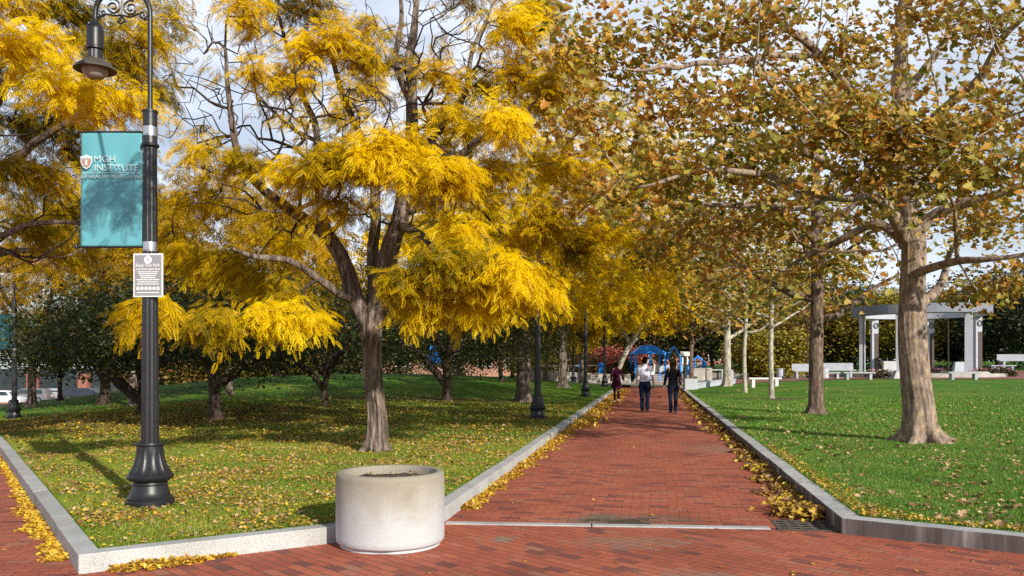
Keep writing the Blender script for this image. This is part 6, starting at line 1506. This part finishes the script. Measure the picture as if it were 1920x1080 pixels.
    for sd in 'lr':
        sh = P_('sh'+sd); el = P_('el'+sd); wr = P_('wr'+sd)
        if c['sleeve'] == 'short': limbtube(mb, [sh+np.array([(-.03 if sd=='r' else .03),0,.01]), sh*.55+el*.45, sh*.12+el*.88], [.078,.078,.080])
        else: limbtube(mb, [sh+np.array([(-.03 if sd=='r' else .03),0,.01]), sh*.5+el*.5, el, wr], [.075,.065,.056,.042])
    mb.build(c['kind'], M_[c['top']], g, smooth=True)
    if c['kind'] == 'shirt':
        mb = MB(); mb.lathe([(.074,1.50),(.078,1.545),(.066,1.55),(.062,1.505)], (0,.0,0), n=16); mb.build('collar', M_[c['top']], g, smooth=True)
        mb = MB(); mb.loft([(0,0,1.0,.162,.123),(0,0,1.035,.161,.122)], n=20); mb.build('belt', M_['black_matte'], g)
    # shoes
    for sd in 'lr':
        a = P_('ankle'+sd); t = P_('toe'+sd); mb = MB(); d = unit(t-a-np.array([0,0,-.05*1]) if abs((t-a)[2]) > .2 else t-a)
        heel = a+np.array([0,-.045,-.045]); mb.tube([heel+np.array([0,-.02,.0]), heel+np.array([0,.02,0]), a*.5+t*.5+np.array([0,.01,-.02]), t, t+(t-a)*.35], [.030,.043,.046,.042,.022], n=12); mb.build('shoe', M_[c['shoe']], g, smooth=True)
    # hair
    mb = MB(); hn = c.get('hairlen',0)
    if hn: mb.loft([(0,-.045,1.47,.075,.045),(0,-.045,1.53,.105,.07),(0,-.035,1.60,.115,.095),(0,-.015,1.68,.108,.108),(0,0,1.74,.092,.10),(0,.005,1.785,.06,.065),(0,.005,1.80,.02,.02)], n=18)
    else: mb.loft([(0,-.055,1.575,.055,.035),(0,-.04,1.61,.078,.062),(0,-.018,1.68,.090,.092),(0,-.004,1.735,.082,.092),(0,.005,1.772,.055,.062),(0,.005,1.787,.02,.02)], n=18)
    if c.get('bun'): mb.lathe([(.0,-.04),(.035,-.03),(.045,0),(.035,.03),(0,.04)], (0,-.10,1.70), n=12)
    mb.build('hair', M_[c['hair']], g, smooth=True)
    return g
pose1 = dict(legl=(0,(.03,.50),(-.06,.075)), legr=(0,(.05,.50),(.10,.075)), arml=((.055,-.06,1.16),(.07,-.03,.92)), armr=((.055,-.02,1.16),(.085,.08,.93)), toel=(1,0), toer=(1,.01))
person((*xy(1209,27.4),0), -.165, 'man in white short sleeved shirt and navy trousers, middle one of three walkers', 1.83, pose1, dict(legs='navy',top='shirt',kind='shirt',sleeve='short',shoe='shoe',hair='hair_dark',hem=.99))
pose2 = dict(legl=(0,(.04,.50),(.06,.075)), legr=(0,(.0,.50),(-.10,.085)), arml=((.07,-.05,1.17),(.12,-.02,.93)), armr=((.07,-.02,1.17),(.07,.07,.95)), toel=(1,0), toer=(.9,-.0))
gw = person((*xy(1262,26.8),0), -.165, 'woman in black top and dark jeans with brown hair, walking on the right', 1.74, pose2, dict(legs='navy',top='blacktop',kind='jumper',sleeve='long',shoe='shoe',hair='hair_brown',hairlen=1,hem=.92,topw=.94,legw=.88,hip=.96), woman=True)
wx, wy = xy(1262,26.8)
g = empty('shoulder_bag', (wx,wy,0), -.165, 'maroon shoulder bag hanging at the right side of the woman in black', 'bag')
mb = MB(); mb.loft([(.215,-.05,.97,.05,.12),(.225,-.05,1.0,.065,.15),(.225,-.05,1.15,.06,.14),(.22,-.05,1.21,.03,.10)], n=14); mb.build('pouch', M_['bag'], g, smooth=True)
mb = MB(); mb.tube([(.215,-.13,1.18),(.20,-.12,1.35),(.14,-.04,1.46),(.18,.06,1.36),(.215,.03,1.18)], .010, n=6); mb.build('strap', M_['bag'], g)
pose3 = dict(legl=(0,(.04,.50),(.05,.075)), legr=(0,(.02,.50),(-.12,.14)), arml=((.06,-.06,1.16),(.08,-.05,.93)), armr=((.09,.02,1.18),(.17,.10,.97)), toel=(1,0), toer=(.75,-.03))
person((*xy(1156,34.8),0), -.05, 'woman in maroon knee length coat and pale trainers, walking on the left', 1.67, pose3, dict(legs='legging',top='coat',kind='coat',sleeve='long',shoe='sneaker',hair='hair_dark',bun=True,legw=.8,hip=.9), woman=True)

# ------------------------------------------------------------------ sky, sun, camera
EL = math.radians(25); AZ = (.555, -.832)
world = bpy.data.worlds.new('World'); bpy.context.scene.world = world; world.use_nodes = True
nt = world.node_tree; nt.nodes.clear(); L = nt.links.new
out = nt.nodes.new('ShaderNodeOutputWorld'); bg = nt.nodes.new('ShaderNodeBackground'); sky = nt.nodes.new('ShaderNodeTexSky')
sky.sky_type = 'NISHITA'; sky.sun_disc = False; sky.sun_elevation = EL; sky.sun_rotation = math.atan2(AZ[0], AZ[1]); sky.air_density = 1.0; sky.dust_density = .6; sky.ozone_density = 1.5
tc = nt.nodes.new('ShaderNodeTexCoord'); mp = nt.nodes.new('ShaderNodeMapping'); mp.inputs['Scale'].default_value = (1.6,1.6,4.5)
no = nt.nodes.new('ShaderNodeTexNoise'); no.inputs['Scale'].default_value = 1.5; no.inputs['Detail'].default_value = 7; no.inputs['Roughness'].default_value = .55
L(tc.outputs['Generated'], mp.inputs[0]); L(mp.outputs[0], no.inputs['Vector'])
r = nt.nodes.new('ShaderNodeValToRGB'); r.color_ramp.elements[0].position = .30; r.color_ramp.elements[1].position = .56; L(no.outputs['Fac'], r.inputs[0])
mx = nt.nodes.new('ShaderNodeMix'); mx.data_type = 'RGBA'; mx.inputs[7].default_value = (11.2,12.0,13.6,1)
ml = nt.nodes.new('ShaderNodeMath'); ml.operation = 'MULTIPLY'; ml.inputs[1].default_value = .85
sz_ = nt.nodes.new('ShaderNodeSeparateXYZ'); L(tc.outputs['Generated'], sz_.inputs[0]); mrz = nt.nodes.new('ShaderNodeMapRange'); mrz.inputs[1].default_value = .42; mrz.inputs[2].default_value = .72; mrz.inputs[3].default_value = 1; mrz.inputs[4].default_value = .12; L(sz_.outputs[2], mrz.inputs[0])  # clouds thinned overhead, out of view, to lower the ambient light
m3 = nt.nodes.new('ShaderNodeMath'); m3.operation = 'MULTIPLY'; L(r.outputs[0], m3.inputs[0]); L(mrz.outputs[0], m3.inputs[1]); L(m3.outputs[0], ml.inputs[0]); L(ml.outputs[0], mx.inputs[0]); L(sky.outputs[0], mx.inputs[6]); L(mx.outputs[2], bg.inputs[0])
bg.inputs[1].default_value = .085; L(bg.outputs[0], out.inputs[0])
sun = bpy.data.lights.new('sun', 'SUN'); sun.energy = 5.0; sun.angle = math.radians(.55); sun.color = (1,.93,.82)
so = bpy.data.objects.new('sun', sun); C.objects.link(so)
dv = Vector((AZ[0]*math.cos(EL), AZ[1]*math.cos(EL), math.sin(EL))); so.rotation_euler = dv.to_track_quat('Z', 'Y').to_euler(); so.location = (20,-30,30)
cam = bpy.data.cameras.new('camera'); co = bpy.data.objects.new('camera', cam); C.objects.link(co); bpy.context.scene.camera = co
co.location = (0,0,CAMZ); co.rotation_euler = (math.pi/2,0,0); cam.sensor_width = 36; cam.lens = 36*F/1920; cam.shift_y = (HZ-540)/1920; cam.clip_end = 4000; cam.clip_start = .1
sc = bpy.context.scene
sc.view_settings.view_transform = 'Standard'; sc.view_settings.look = 'None'; sc.view_settings.exposure = 0.12; sc.view_settings.gamma = 1
sc.render.engine = 'CYCLES'; cy = sc.cycles
cy.use_denoising = False; cy.max_bounces = 6; cy.diffuse_bounces = 3; cy.glossy_bounces = 2; cy.transmission_bounces = 4; cy.transparent_max_bounces = 4; cy.caustics_reflective = False; cy.caustics_refractive = False
